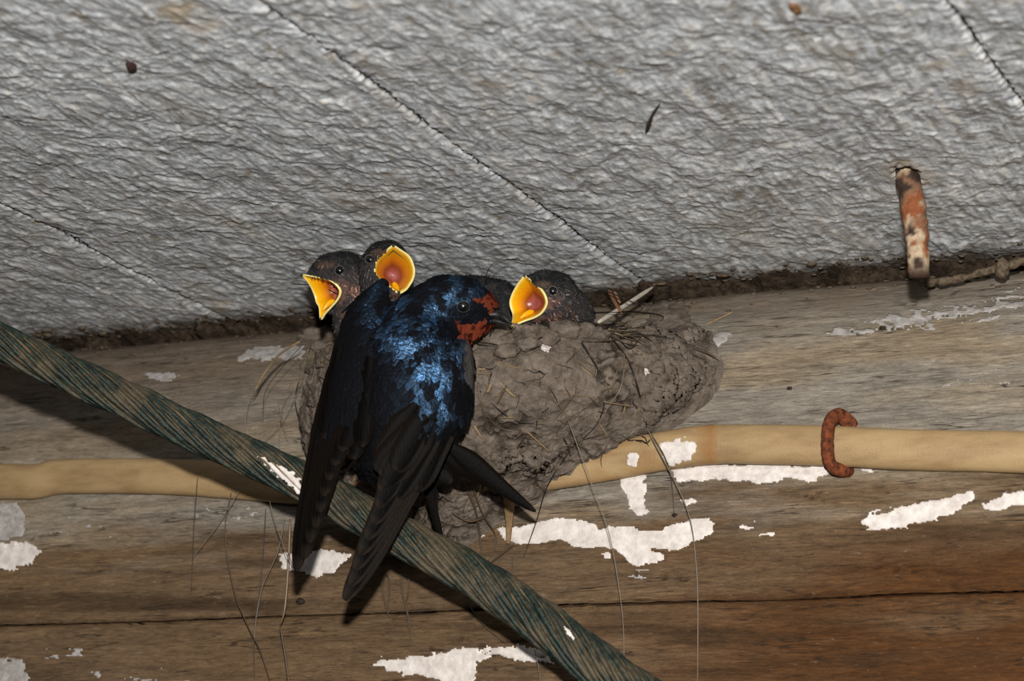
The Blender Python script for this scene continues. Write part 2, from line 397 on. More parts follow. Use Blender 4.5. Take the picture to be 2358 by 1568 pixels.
# ------------------------------------------------------------------ setting: wall of hewn logs
wall = thing('wall_back', 'wall of weathered hewn logs with flaking white paint', None, (0, 0, -30)); tag(wall, kind='structure')
PZ = np.array([1.2, 0.6, 0.1, -0.5, -1.5, -3, -5, -8, -11, -14, -15.0, -20, -30, -60])[::-1]
PY = np.array([5.0, 2.6, 1.0, 0.0, -1.1, -2.3, -3.3, -4.2, -4.6, -4.6, -4.5, -4.5, -4.4, -4.2])[::-1]
_zt = np.linspace(-60, 1.2, 2000); _yt = np.interp(_zt, PZ, PY); _k = np.ones(31) / 31
_yt = np.convolve(np.pad(_yt, 15, 'edge'), _k, 'valid')
def prof(z): return np.interp(z, _zt, _yt)
def wall_log(z_top, z_bot, seed, dz):
    xs = np.concatenate([np.arange(-75, -30, 0.8), np.arange(-30, 32, 0.13), np.arange(32, 76, 0.8)])
    zs = np.arange(z_bot, z_top, dz)
    Xg, Zg = np.meshgrid(xs, zs, indexing='ij')
    Y = prof(Zg)
    g = fbm(Xg * 0.10, Zg * 1.6, seed, 5, 0.6); big = fbm(Xg * 0.05, Zg * 0.2, seed + 4, 3)
    lump = fbm(Xg * 0.25, Zg * 0.5, seed + 9, 3)
    Y = Y - 0.07 * g - 0.18 * big - 0.06 * lump
    # drying checks: thin cracks along the grain
    cr = np.abs(fbm(Xg * 0.045, Zg * 0.55, seed + 20, 3)); on = sstep(0.15, 0.4, fbm(Xg * 0.12, Zg * .4, seed + 33, 2))
    ck = (1 - sstep(0.004, 0.02, cr)) * on; Y = Y + 0.22 * ck
    wob = 0.10 * fbm(Xg * 0.08, 0 * Xg, 3, 4) + 0.03 * fbm(Xg * 1.2, 0 * Xg, 8, 3)
    edge = np.abs(Zg + 15.02 - wob); Y = Y + 0.7 * np.clip(1 - edge / 0.10, 0, 1)
    if z_top < -10: Zg = np.minimum(Zg, -15.06 + wob)
    else: Zg = np.where(Zg < -14.9, np.maximum(Zg, -15.00 + wob), Zg)
    # timber colour: greyed and dusty high up, bare brown heartwood low down, grimy in places
    f1 = fbm(Xg * 0.07, Zg * 0.35, 50, 4); f2 = fbm(Xg * 0.12, Zg * 0.9, 61, 4); f3 = fbm(Xg * 0.05 + 9, Zg * 0.6, 71, 4)
    grey = np.array(lin(162, 153, 140)[:3]); tan = np.array(lin(172, 154, 130)[:3]); brown = np.array(lin(122, 95, 66)[:3])
    heart = np.array(lin(98, 62, 30)[:3]); grime = np.array(lin(74, 56, 38)[:3]); dustl = np.array(lin(134, 118, 102)[:3])
    m = lambda a, b, t: a + (b - a) * t[..., None]
    c = m(np.broadcast_to(grey, Xg.shape + (3,)), tan, sstep(-0.2, 0.5, f1))
    low = sstep(-9.0, -12.5, Zg + 2.0 * f2 - 0.02 * Xg)
    c = m(c, brown, low * 0.9)
    h = sstep(-11.5, -15.5, Zg + 2.5 * f1 + 1.2 * f2) * sstep(4, 20, Xg + 6 * f3)
    c = m(c, heart, h * 0.95)
    c = m(c, dustl, sstep(-8, -3, Zg + 1.5 * f1) * (1 - sstep(-12, -2, Xg)) * 0.8)
    c = m(c, grime, sstep(0.25, 0.7, f3) * low * 0.75)
    c = m(c, dustl, sstep(-2.6, -0.6, Zg + .6 * f2) * 0.6)
    c = m(c, grime * 0.6, ck * 0.7)
    V = np.stack([Xg, Y, Zg], -1).reshape(-1, 3); n, mm = Xg.shape; F = gridF(n, mm)
    idx = np.arange(n * mm).reshape(n, mm)
    loop = np.concatenate([idx[:, 0], idx[-1, 1:], idx[-2::-1, -1], idx[0, -2:0:-1]])
    bk = V[loop].copy(); bk[:, 1] = 9.0; k = len(loop); a = np.arange(k); b = (a + 1) % k
    F2 = np.stack([loop[a], loop[b], n * mm + b, n * mm + a], -1)[:, ::-1]
    C = np.vstack([c.reshape(-1, 3), np.tile(grime, (k, 1))])
    o = mk('log', np.vstack([V, bk]), np.vstack([F, F2]), MAT['log'], wall, attrs={'Col': C})
    return o, bvh(V, F)
log_up, T_up = wall_log(1.1, -15.3, 1.0, 0.11)
log_lo, T_lo = wall_log(-14.8, -34, 12.0, 0.14)
LOGT = [T_up, T_lo]
TREES += LOGT

# mud and dirt stuffed between the log and the planks; crevice shade is painted into its colour
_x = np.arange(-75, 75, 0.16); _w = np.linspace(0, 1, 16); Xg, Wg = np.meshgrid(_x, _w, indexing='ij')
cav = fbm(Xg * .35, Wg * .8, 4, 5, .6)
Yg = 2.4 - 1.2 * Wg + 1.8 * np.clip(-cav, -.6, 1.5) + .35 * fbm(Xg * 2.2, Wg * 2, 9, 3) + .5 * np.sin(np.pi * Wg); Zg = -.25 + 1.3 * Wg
mk('chinking', np.stack([Xg, Yg, Zg], -1).reshape(-1, 3), gridF(len(_x), 16), MAT['shade_soil'], wall)
mk('chinking_back', [[-75, 5, -1], [75, 5, -1], [75, 5, 3], [-75, 5, 3], [-75, 5.5, -1], [75, 5.5, -1], [75, 5.5, 3], [-75, 5.5, 3]], [(0, 1, 2, 3), (7, 6, 5, 4), (0, 4, 5, 1), (3, 2, 6, 7)], MAT['shade_soil'], wall, smooth=False)

# ------------------------------------------------------------------ surface patches (paint, smears): real thin flakes on what they cling to
def patch(name, poly, mat, parent, trees, rag=7.0, step=3.0, lift=0.035, seed=0, sparse=0.0, attrs=None, bulge=0.0):
    P = np.array(poly, float); lo, hi = P.min(0) - 8, P.max(0) + 8
    gx = np.arange(lo[0], hi[0], step); gy = np.arange(lo[1], hi[1], step)
    X, Y = np.meshgrid(gx, gy, indexing='ij')
    d = np.full(X.shape, 1e9); ins = np.zeros(X.shape, bool)
    for a, b in zip(P, np.roll(P, -1, 0)):
        ab = b - a; t = np.clip(((X - a[0]) * ab[0] + (Y - a[1]) * ab[1]) / (ab @ ab + 1e-9), 0, 1)
        d = np.minimum(d, np.hypot(X - a[0] - t * ab[0], Y - a[1] - t * ab[1]))
        c = ((a[1] > Y) != (b[1] > Y)) & (X < (b[0] - a[0]) * (Y - a[1]) / (b[1] - a[1] + 1e-9) + a[0]); ins ^= c
    sd = np.where(ins, d, -d) + rag * fbm(X / 36, Y / 12, seed, 5, 0.7)
    if sparse: sd = np.minimum(sd, (fbm(X / 60, Y / 14, seed + 5, 5, 0.7) - sparse) * 60)
    keep = sd > 0
    cell = keep[:-1, :-1] & keep[1:, :-1] & keep[:-1, 1:] & keep[1:, 1:]
    use = np.zeros(X.shape, bool)
    use[:-1, :-1] |= cell; use[1:, :-1] |= cell; use[:-1, 1:] |= cell; use[1:, 1:] |= cell
    ids = -np.ones(X.shape, int); V = []; Nn = []; D = []
    for i, j in zip(*np.nonzero(use)):
        h = hit(X[i, j], Y[i, j], trees)
        if h is None: continue
        ids[i, j] = len(V); V.append(h[0]); Nn.append(h[1]); D.append(sd[i, j])
    if not V: return None
    V = np.array(V); Nn = np.array(Nn); D = np.array(D)
    top = V + Nn * (lift * (0.5 + 0.5 * sstep(0, 9, D)) + bulge * sstep(0, 40, D) + 0.012 * fbm(V[:, 0] * 3, V[:, 2] * 3, seed, 3))[:, None]
    bot = V - Nn * 0.06; nv = len(V); F = []; ec = {}
    for i, j in zip(*np.nonzero(cell)):
        q = [ids[i, j], ids[i, j + 1], ids[i + 1, j + 1], ids[i + 1, j]]
        if min(q) < 0: continue
        F.append(tuple(q))
        for a, b in zip(q, q[1:] + q[:1]): ec[(a, b)] = 1
    for a, b in list(ec):
        if (b, a) not in ec: F.append((b, a, a + nv, b + nv))
    A = {k: np.concatenate([np.full(nv, v), np.full(nv, v)]) for k, v in (attrs or {}).items()}
    return mk(name, np.vstack([top, bot]), F, mat, parent, attrs=A)

PATCHES = [
 ([(1137,1213),(1185,1212),(1230,1205),(1270,1192),(1310,1190),(1350,1200),(1380,1215),(1420,1210),(1460,1212),(1500,1222),(1540,1210),(1590,1195),(1635,1190),(1646,1205),(1640,1230),(1600,1250),(1560,1270),(1505,1265),(1535,1280),(1525,1295),(1470,1305),(1440,1290),(1420,1265),(1330,1262),(1290,1245),(1250,1250),(1200,1258),(1160,1245)], 'paint', 5, 0),
 ([(1425,1090),(1490,1085),(1490,1130),(1485,1160),(1497,1180),(1470,1187),(1450,1170),(1440,1140),(1428,1125)], 'paint', 6, 0),
 ([(1535,1080),(1650,1068),(1800,1066),(1900,1074),(1920,1088),(1870,1110),(1810,1105),(1760,1120),(1720,1108),(1640,1105),(1560,1118)], 'paint', 6, 0),
 ([(1565,1150),(1600,1143),(1602,1160),(1575,1165)], 'paint', 5, 0),
 ([(1985,1195),(2000,1180),(2060,1170),(2150,1150),(2240,1130),(2245,1150),(2200,1180),(2150,1200),(2080,1215),(2000,1222),(1985,1210)], 'paint', 8, 0),
 ([(2260,1155),(2320,1130),(2400,1118),(2405,1170),(2330,1172),(2270,1172)], 'paint', 9, 0),
 ([(1378,1272),(1405,1270),(1410,1285),(1390,1292)], 'paint', 4, 0),
 ([(855,1530),(880,1515),(960,1510),(1060,1490),(1110,1492),(1200,1485),(1260,1495),(1275,1530),(1200,1525),(1150,1510),(1100,1530),(1090,1568),(1080,1610),(1000,1565),(900,1548)], 'paint', 6, 0),
 ([(640,1275),(665,1270),(690,1275),(740,1262),(812,1275),(800,1295),(765,1320),(730,1330),(690,1320),(650,1310)], 'paint', 5, 0),
 ([(-40,1150),(40,1155),(60,1190),(55,1230),(20,1245),(-40,1240)], 'wash', 6, 0),
 ([(-40,1250),(60,1245),(95,1265),(75,1300),(20,1315),(-40,1310)], 'paint', 6, 0),
 ([(540,812),(600,797),(700,790),(700,830),(600,830),(545,832)], 'wash', 6, 0),
 ([(335,857),(380,850),(420,865),(380,880),(335,870)], 'wash', 6, 0.0),
 ([(1040,1235),(1100,1225),(1135,1225),(1090,1248),(1045,1258)], 'paint', 7, 0.1),
 ([(90,1500),(170,1480),(210,1500),(180,1520),(100,1525)], 'wash', 10, 0.1),
 ([(-30,1505),(50,1520),(70,1560),(40,1600),(-30,1600)], 'wash', 8, 0.0),
 ([(180,1540),(300,1530),(440,1540),(430,1580),(200,1590)], 'wash', 10, 0.25),
 ([(90,1180),(300,1190),(320,1240),(200,1250),(100,1225)], 'wash', 14, 0.45),
 ([(1585,830),(1650,762),(1705,768),(1650,800),(1605,838)], 'wash', 7, 0),
 ([(1880,770),(2050,715),(2250,690),(2358,660),(2358,720),(2240,745),(2080,765),(1930,785)], 'wash', 14, -0.08),
 ([(1690,1195),(1780,1195),(1790,1235),(1700,1225)], 'paint', 9, 0.22),
 ([(1430,1310),(1500,1310),(1490,1330),(1440,1330)], 'wash', 8, 0.2),
 ([(1900,990),(2060,985),(2060,1002),(1990,1004),(1900,1002)], 'paint', 5, 0.1),
 ([(1980,1075),(2010,1075),(2012,1088),(1980,1090)], 'paint', 3, 0),
 ([(2090,840),(2330,800),(2358,900),(2200,930)], 'wash', 12, 0.5),
 ([(400,1165),(700,1160),(690,1200),(500,1210)], 'wash', 12, 0.45),
]
for k, (poly, mt, rag, sp) in enumerate(PATCHES):
    lower = np.mean([p[1] for p in poly]) > 1430
    patch('paint_patch', poly, MAT[mt], log_lo if lower else log_up, LOGT, rag, 3.0 if k else 2.5, 0.05 if mt == 'paint' else 0.02, k * 3.3, sp)

# ------------------------------------------------------------------ beige cable stapled along the log
CP = [(-220,1124),(-100,1119),(0,1113),(95,1112),(150,1108),(300,1105),(450,1109),(600,1122),(750,1130),(1000,1128),(1150,1115),(1210,1101),(1300,1087),(1420,1065),(1550,1048),(1650,1037),(1800,1033),(1935,1037),(2100,1043),(2358,1050),(2560,1058)]
cpts = []
for p in CP:
    h = hit(*p, LOGT); cpts.append(h[0] + h[1] * 0.42)
cp = spline(cpts, 260)
def cable_mesh(P):
    T = nrm(np.gradient(P, axis=0)); N = np.tile(np.array([0, -1.0, -0.05]), (len(P), 1)); N = nrm(N - T * (N * T).sum(1)[:, None]); B = np.cross(T, N)
    a = np.linspace(0, 2 * np.pi, 28, endpoint=False)
    ca, sa = np.cos(a), np.sin(a)
    rr = 1 + 0.02 * fbm(P[:, 0] * 0.5, 0 * P[:, 0], 4, 3)
    V = P[:, None] + rr[:, None, None] * (0.50 * (np.sign(ca) * np.abs(ca) ** 0.85)[None, :, None] * N[:, None] + 0.86 * (np.sign(sa) * np.abs(sa) ** 0.9)[None, :, None] * B[:, None])
    return V.reshape(-1, 3), gridF(len(P), 28, True)
cv, cf = cable_mesh(cp)
pxy, _ = project(cv)
st = sstep(1590, 1640, pxy[:, 0]) * (1 - sstep(1640, 1655, pxy[:, 0])) * 0.7 + 0.35 * sstep(0.1, 0.5, fbm(cv[:, 0] * .6, cv[:, 1], cv[:, 2], 3)) * sstep(1300, 1400, pxy[:, 0]) * (1 - sstep(1600, 1650, pxy[:, 0]))
cable = mk('cable', cv, cf, MAT['cable'], origin=cp[130], attrs={'stain': st})
tag(cable, 'beige flat cable running along the log wall under the nest', 'cable')
T_cable = bvh(cv, cf); TREES.append(T_cable)
patch('paint_splash', [(1520,1020),(1560,1010),(1598,1008),(1602,1035),(1590,1062),(1570,1060),(1545,1075),(1525,1060)], MAT['paint'], cable, [T_cable], 6, 2.5, 0.03, 91)
patch('paint_splash', [(1442,1045),(1468,1038),(1474,1055),(1465,1078),(1445,1075)], MAT['paint'], cable, [T_cable], 5, 2.5, 0.03, 92)

# rusty staple
sp_px = [(1962,984),(1956,972),(1942,966),(1930,980),(1926,1008),(1925,1045),(1927,1072),(1934,1086),(1948,1086),(1956,1082)]
off = [-.05, .30, .7, .95, 1.12, 1.15, 1.05, .75, .3, -.1]
sp = spline([hit(*p, LOGT)[0] + np.array([0, -1, 0]) * o for p, o in zip(sp_px, off)], 60)
sr = 0.30 + 0.06 * np.sin(np.linspace(0, np.pi, 60)) + 0.02 * fbm(np.arange(60) * .15, 0 * np.arange(60), 2, 3)
v, f_ = tube(sp, sr, 14, 0.75); v = v + nrm(v - sp.repeat(14, 0)) * (0.022 * fbm(v[:, 0] * 5, v[:, 1] * 5, v[:, 2] * 5, 3))[:, None]
tag(mk('staple', v, f_, MAT['rust'], origin=sp[30]), 'rusty iron staple clasping the beige cable to the log', 'staple')

# ------------------------------------------------------------------ mud nest
NR = np.array([  # Z, left X, right X, protrusion from the log
 [-3.7, -8.0, 11.0, 8.0], [-5.2, -8.2, 12.0, 8.0], [-6.6, -8.0, 11.8, 7.4], [-8.0, -7.4, 9.8, 6.4], [-9.2, -6.6, 7.0, 5.1],
 [-10.3, -5.4, 4.4, 3.7], [-11.5, -3.8, 1.8, 2.4], [-12.6, -2.4, 0.2, 1.2], [-13.1, -1.8, -0.6, 0.2]])
nest = thing('nest', 'mud cup nest with straw and hair built against the log under the ceiling', 'nest', (0.5, -5.5, -8))
def build_nest():
    nphi, nv = 420, 240
    phi = np.linspace(0.0, np.pi, nphi)
    vs = np.linspace(-0.35, 1.0, nv)
    PH, VV = np.meshgrid(phi, vs, indexing='ij')
    v = np.clip(VV, 0, 1)
    rs = spline(NR, 200); tt = np.linspace(0, 1, 200)
    rim = 0.35 * fbm(phi * 2.2, phi * 0, 3, 3)[:, None] * (1 - v) ** 3
    Z = np.interp(v, tt, rs[:, 0]); xl = np.interp(v, tt, rs[:, 1]); xr = np.interp(v, tt, rs[:, 2]); b = np.interp(v, tt, rs[:, 3])
    inn = np.clip(-VV / 0.35, 0, 1)                                           # inner wall of the cup
    lipr = 0.30                                                               # rounded lip
    Z = Z + lipr * np.sin(np.clip(1 - v / 0.06, 0, 1) * np.pi / 2) * 0.6 + rim - 2.6 * inn ** 1.4
    Z = Z + (1 - v) ** 2 * 0.9 * sstep(1.1, 0.3, PH) * (1 - inn)
    shrink = 1 - 0.32 * sstep(0.0, 0.6, inn) - 0.10 * inn
    xc, a = (xl + xr) / 2, (xr - xl) / 2
    c, s = np.cos(PH), np.sin(PH)
    g = np.where(PH < np.pi / 2, s ** 2.3, s ** 1.0)
    X = xc + a * shrink * np.sign(c) * np.abs(c) ** 0.95
    Yp = b * g * shrink - 0.25
    Y = prof(np.clip(Z, -14, -2.2)) - Yp
    P = np.stack([X, Y, Z], -1)
    dpu = np.gradient(P, axis=0); dpv = np.gradient(P, axis=1); N = nrm(np.cross(dpu, dpv))
    cen = np.array([1.0, 0.0, -6.0]); sg = np.sign(((P - cen) * N).sum(-1)); N = N * np.where(VV < 0, -1, 1)[..., None] * np.sign(np.median(sg[:, nv // 2:]))
    x, y, z = X, Y, Z
    wx, wz = x + 0.4 * fbm(x * .8, y * .8, z * .8, 3), z + 0.3 * fbm(x * .8 + 9, y * .8, z * .8, 3)
    d1, d2 = vor(wx * 0.62, y * 0.62, wz * 0.85)
    pel = 0.55 - d1
    e1, e2 = vor(wx * 1.5, y * 1.5, wz * 2.4)
    on = sstep(-0.15, 0.3, fbm(x * .35, y * .35, z * .35 + 8, 3))
    f1_, f2_ = vor(x * 3.2 + .3 * fbm(x * 2, y * 2, z * 2, 2), y * 3.2, z * 5)
    crack = np.maximum((1 - sstep(0.02, 0.10, d2 - d1)) * on, (1 - sstep(0.03, 0.12, e2 - e1)) * on * 0.9 * sstep(-.1, .3, fbm(x * .5, y * .5, z * .9 + 30, 2)))
    crack *= sstep(0.0, 0.25, Yp)
    hgt = 0.38 * pel - 0.05 * (1 - sstep(.05, .3, f2_ - f1_)) * sstep(-.2, .3, fbm(x * .6, y * .6, z * .6 + 50, 2)) + 0.10 * fbm(x * 1.5, y * 1.5, z * 1.5, 4) + 0.05 * fbm(x * 6, y * 6, z * 6, 3) - 0.16 * crack
    fade = sstep(-0.25, 0.9, Yp)
    P = P + N * (hgt * fade)[..., None]
    V = P.reshape(-1, 3); F = gridF(nphi, nv)
    return V, F, crack.ravel()
nv_, nf_, ncr = build_nest()
mk('mud_cup', nv_, nf_, MAT['mud'], nest, attrs={'crack': ncr * 0.85})
T_nest = bvh(nv_, nf_); TREES.append(T_nest)
ALLT = [T_up, T_lo, T_cable, T_nest]
patch('mud_smear', [(1560,880),(1600,850),(1638,852),(1640,880),(1600,905),(1570,935),(1530,950),(1500,940)], MAT['mud'], nest, ALLT, 8, 3, 0.12, 41, attrs={'crack': 0.0}, bulge=0.25)
patch('mud_smear', [(1130,1040),(1230,1025),(1290,1045),(1278,1080),(1250,1096),(1215,1092),(1190,1070),(1150,1110),(1100,1100)], MAT['mud'], nest, ALLT, 7, 3, 0.15, 42, attrs={'crack': 0.0}, bulge=0.3)
patch('mud_smear', [(1470,700),(1530,688),(1585,700),(1600,740),(1620,770),(1600,820),(1645,850),(1640,885),(1590,910),(1560,945),(1500,985),(1460,940),(1500,850),(1490,780)], MAT['mud'], nest, ALLT, 14, 3, 0.10, 43, attrs={'crack': 0.0}, bulge=0.12)
# dung-white splashes on the rim mud
for k, p in enumerate([[(1262,738),(1285,733),(1292,750),(1280,768),(1266,760)], [(1240,790),(1256,785),(1270,800),(1262,810),(1246,805)], [(1482,846),(1494,842),(1496,858),(1486,864)], [(1565,805),(1582,797),(1584,805),(1570,814)], [(702,748),(712,742),(716,755),(706,768)], [(1268,774),(1280,770),(1284,778),(1272,784)]]):
    patch('white_splash', p, MAT['paint'], nest, ALLT, 4, 2.0, 0.04, 60 + k)
# mud pellets heaped on the lip
for k, (px, py, r) in enumerate([(722,762,26),(752,757,22),(741,790,22),(1300,752,30),(1335,757,26),(1258,768,24),(1215,784,22),(1375,765,22),(700,770,14),(1165,802,24)]):
    h = hit(px, py + 14, ALLT)
    if h is None: continue
    c = h[0] - nrm(ray(px, py)) * 0.2 + np.array([0, 0, 0.12]); v, f_ = blob(c, np.array([1.25, 1, .75]) * r / 52, k, 3, 0.35, 1.5)
    mk('mud_pellet', v, f_, MAT['mud'], nest, attrs={'crack': np.zeros(len(v))})

# ------------------------------------------------------------------ green twisted rope
def build_rope():
    R_ = [(-1100,290,-27.0),(-500,565,-22.2),(-160,718,-19.5),(0,787,-18.3),(230,893,-16.6),(480,1010,-14.6),(700,1110,-13.0),(900,1222,-12.0),(1080,1320,-11.2),(1200,1400,-10.8),(1330,1497,-10.4),(1460,1592,-10.1),(1640,1715,-9.8),(2000,1960,-9.2),(2600,2370,-8.4)]
    P = spline([onY(*p) for p in R_], 560)
    rad = np.interp(project(P)[0][:, 0], [-1100, 0, 850, 1640], [0.82, 0.84, 0.89, 1.05])
    T, N, B = frames(P); L = np.concatenate([[0], np.cumsum(np.linalg.norm(np.diff(P, axis=0), axis=1))])
    rope = thing('rope', 'thick green twisted rope slanting across in front of the log wall', 'rope', P[280])
    allv, allf, n0 = [], [], 0
    def helix(C, N_, B_, r, pitch, ph): 
        a = 2 * np.pi * L / pitch + ph; return C + r[:, None] * (np.cos(a)[:, None] * N_ + np.sin(a)[:, None] * B_)
    v, f_ = tube(P, rad * 0.74, 14); mk('core', v, f_, MAT['dust'], rope)
    for k in range(6):
        C = helix(P, N, B, rad * 0.52, 15.0, k * np.pi / 3); Ts = nrm(np.gradient(C, axis=0))
        Ns = nrm(C - P); Ns = nrm(Ns - Ts * (Ns * Ts).sum(1)[:, None]); Bs = np.cross(Ts, Ns)
        mb = MB()
        for j in range(7):
            wob = 1 + 0.10 * perlin(L * 0.4 + j * 7 + k * 3, 0 * L)
            Wc = helix(C, Ns, Bs, rad * 0.335 * wob, 34.0 + 5 * math.sin(k * 2.1), j * 2 * np.pi / 7 + k)
            v, f_ = tube(Wc, rad * (0.130 + 0.040 * perlin(L * 0.5 + j * 5 + k * 9, 0 * L + 4)), 7)
            mb.add(v, f_); allv.append(v); allf += [tuple(i + n0 for i in q) for q in f_ if len(q) == 4]; n0 += len(v)
        st = mb.build('strand', MAT['rope'], rope)
        v, f_ = tube(C, rad * 0.375, 10); mk('strand_core', v, f_, MAT['dust'], st)
    return rope, bvh(np.vstack(allv), allf)
rope, T_rope = build_rope()
patch('white_dropping', [(590,1048),(612,1052),(640,1066),(668,1080),(690,1100),(700,1125),(690,1140),(668,1120),(640,1100),(620,1082),(604,1062)], MAT['paint'], rope, [T_rope], 6, 2.5, 0.03, 71)
patch('white_dropping', [(1298,1440),(1312,1450),(1326,1468),(1322,1476),(1304,1460)], MAT['paint'], rope, [T_rope], 3, 2.0, 0.03, 72)

# ------------------------------------------------------------------ creature helpers
def remesh(spheres, voxel, it=8):
    import bmesh
    bm = bmesh.new()
    for c, r in spheres:
        r3 = np.asarray(r if np.ndim(r) else (r, r, r), float)
        mt = Matrix.Identity(4)
        # radii are given along right, up, towards-camera
        for a, ax in enumerate((RIGHT, UP, BACK)):
            for b in range(3): mt[b][a] = ax[b] * r3[a] * CM
        for b in range(3): mt[b][3] = c[b] * CM
        bmesh.ops.create_icosphere(bm, subdivisions=3, radius=1, matrix=mt)
    me = bpy.data.meshes.new('tmp'); bm.to_mesh(me); bm.free()
    o = bpy.data.objects.new('tmp', me); COL.objects.link(o)
    m = o.modifiers.new('r', 'REMESH'); m.mode = 'VOXEL'; m.voxel_size = voxel * CM
    m2 = o.modifiers.new('s', 'SMOOTH'); m2.iterations = it; m2.factor = 0.5
    dg = bpy.context.evaluated_depsgraph_get(); ev = o.evaluated_get(dg); em = ev.to_mesh()
    V = np.zeros(len(em.vertices) * 3); em.vertices.foreach_get('co', V); V = V.reshape(-1, 3) / CM
    F = [tuple(p.vertices) for p in em.polygons]
    ev.to_mesh_clear(); bpy.data.objects.remove(o); bpy.data.meshes.remove(me)
    return V, F
def chain(pts, per=0.25):
    out = []
    for (a, ra), (b, rb) in zip(pts[:-1], pts[1:]):
        n = max(2, int(np.linalg.norm(np.asarray(b) - a) / per))
        for t in np.linspace(0, 1, n): out.append((np.asarray(a) * (1 - t) + np.asarray(b) * t, np.asarray(ra) * (1 - t) + np.asarray(rb) * t))
    return out
def sample(V, F, n, seed):
    r = np.random.default_rng(seed)
    T = np.array([(f[0], f[i], f[i + 1]) for f in F for i in range(1, len(f) - 1)])
    A, B, C = V[T[:, 0]], V[T[:, 1]], V[T[:, 2]]; cr = np.cross(B - A, C - A); ar = np.linalg.norm(cr, axis=1)
    k = r.choice(len(T), n, p=ar / ar.sum()); u, v = r.random(n), r.random(n); m = u + v > 1; u[m], v[m] = 1 - u[m], 1 - v[m]
    return A[k] + u[:, None] * (B - A)[k] + v[:, None] * (C - A)[k], nrm(cr[k])
def scales(P, N, flow, L, wid, lift, seed, jit=0.25, bend=0.3):
    """small overlapping feathers: (n,4x3 verts)"""
    r = np.random.default_rng(seed); n = len(P)
    d = flow + jit * r.normal(size=(n, 3)); d = nrm(d - N * (d * N).sum(1)[:, None]); s = np.cross(N, d)
    L = np.broadcast_to(L, (n,)) * r.uniform(.75, 1.25, n); wd = np.broadcast_to(wid, (n,)) * r.uniform(.8, 1.2, n)
    us = [0, .4, .8, 1.0]; ws = [.5, 1.0, .8, .15]; V = []
    for u, w_ in zip(us, ws):
        for q in (-1, 0, 1):
            V.append(P + d * (L * u)[:, None] + s * (q * w_ * wd * .5)[:, None] + N * (0.01 + lift * L * u - abs(q) * bend * .25 * wd)[:, None])
    V = np.stack(V, 1)
    f0 = gridF(4, 3); F = (f0[None] + 12 * np.arange(n)[:, None, None]).reshape(-1, 4)
    return V.reshape(-1, 3), F
def feather(base, tip, width, face, curve=0.0, camber=0.15, thick=0.02, n=16, root=0.35, point=0.0):
    base, tip, face = np.asarray(base, float), np.asarray(tip, float), np.asarray(face, float)
    ax = tip - base; L = np.linalg.norm(ax); ax /= L; face = nrm(face - ax * (face @ ax)); sd = np.cross(face, ax)
    t = 1 - (1 - np.linspace(0, 1, n)) ** 1.6
    hw = width / 2 * (root + (1 - root) * sstep(0, .35, t)) * np.sqrt(np.clip(1 - np.clip((t - .72) / .285, 0, 1) ** 2, 0, 1)) * (1 - point * sstep(.15, 1.0, t))
    C = base + ax * (t * L)[:, None] + sd * (curve * np.sin(np.pi * t * .5) ** 2)[:, None]
    q = np.array([-1, -.5, 0, .5, 1]); V, E = [], []
    for lay in (1, -1):
        g = C[:, None] + sd * (hw[:, None] * q)[..., None] + face * ((-camber * q ** 2)[None] * hw[:, None] + lay * thick * (1 - .6 * q ** 2)[None])[..., None]
        V.append(g.reshape(-1, 3)); E.append((np.abs(q)[None] >= 1) * np.ones((n, 1)) * 0.5 + 0.35 * (t[:, None] > .93) + 0 * q)
    F = [tuple(f) for f in gridF(n, 5)] + [tuple(f[::-1] + n * 5) for f in gridF(n, 5)]
    for i in range(n - 1):
        for e in (0, 4):
            a, b = i * 5 + e, (i + 1) * 5 + e; F.append((a, b, b + n * 5, a + n * 5))
    return np.vstack(V), F, np.clip(np.concatenate([e.ravel() for e in E]), 0, 1)
def shell(A, Bc, bulge, thick, n=30, m=12):
    """curved plate between two edge curves, bulging towards the viewer side, with a back face"""
    A, Bc = spline(A, n), spline(Bc, n); q = np.linspace(0, 1, m)
    G = A[:, None] * (1 - q)[None, :, None] + Bc[:, None] * q[None, :, None]
    N = nrm(np.cross(np.gradient(G, axis=0), np.gradient(G, axis=1))); N *= np.sign((N @ BACK).mean())
    bl = np.sin(np.pi * q)[None] ** .8 * (bulge * np.sin(np.pi * np.linspace(0.08, .95, n)) ** .6)[:, None]
    top = G + N * bl[..., None]; bot = G + N * (bl - thick)[..., None]
    F = [tuple(f) for f in gridF(n, m)] + [tuple(f[::-1] + n * m) for f in gridF(n, m)]
    idx = np.arange(n * m).reshape(n, m); loop = np.concatenate([idx[:, 0], idx[-1, 1:], idx[-2::-1, -1], idx[0, -2:0:-1]])
    for a, b in zip(loop, np.roll(loop, -1)): F.append((a, b, b + n * m, a + n * m))
    return np.vstack([top.reshape(-1, 3), bot.reshape(-1, 3)]), F, top.reshape(-1, 3)
def ball(c, r, mat, parent, name, seed=0):
    v, f_ = blob(c, r, seed, 3, 0, 1); return mk(name, v, f_, mat, parent)

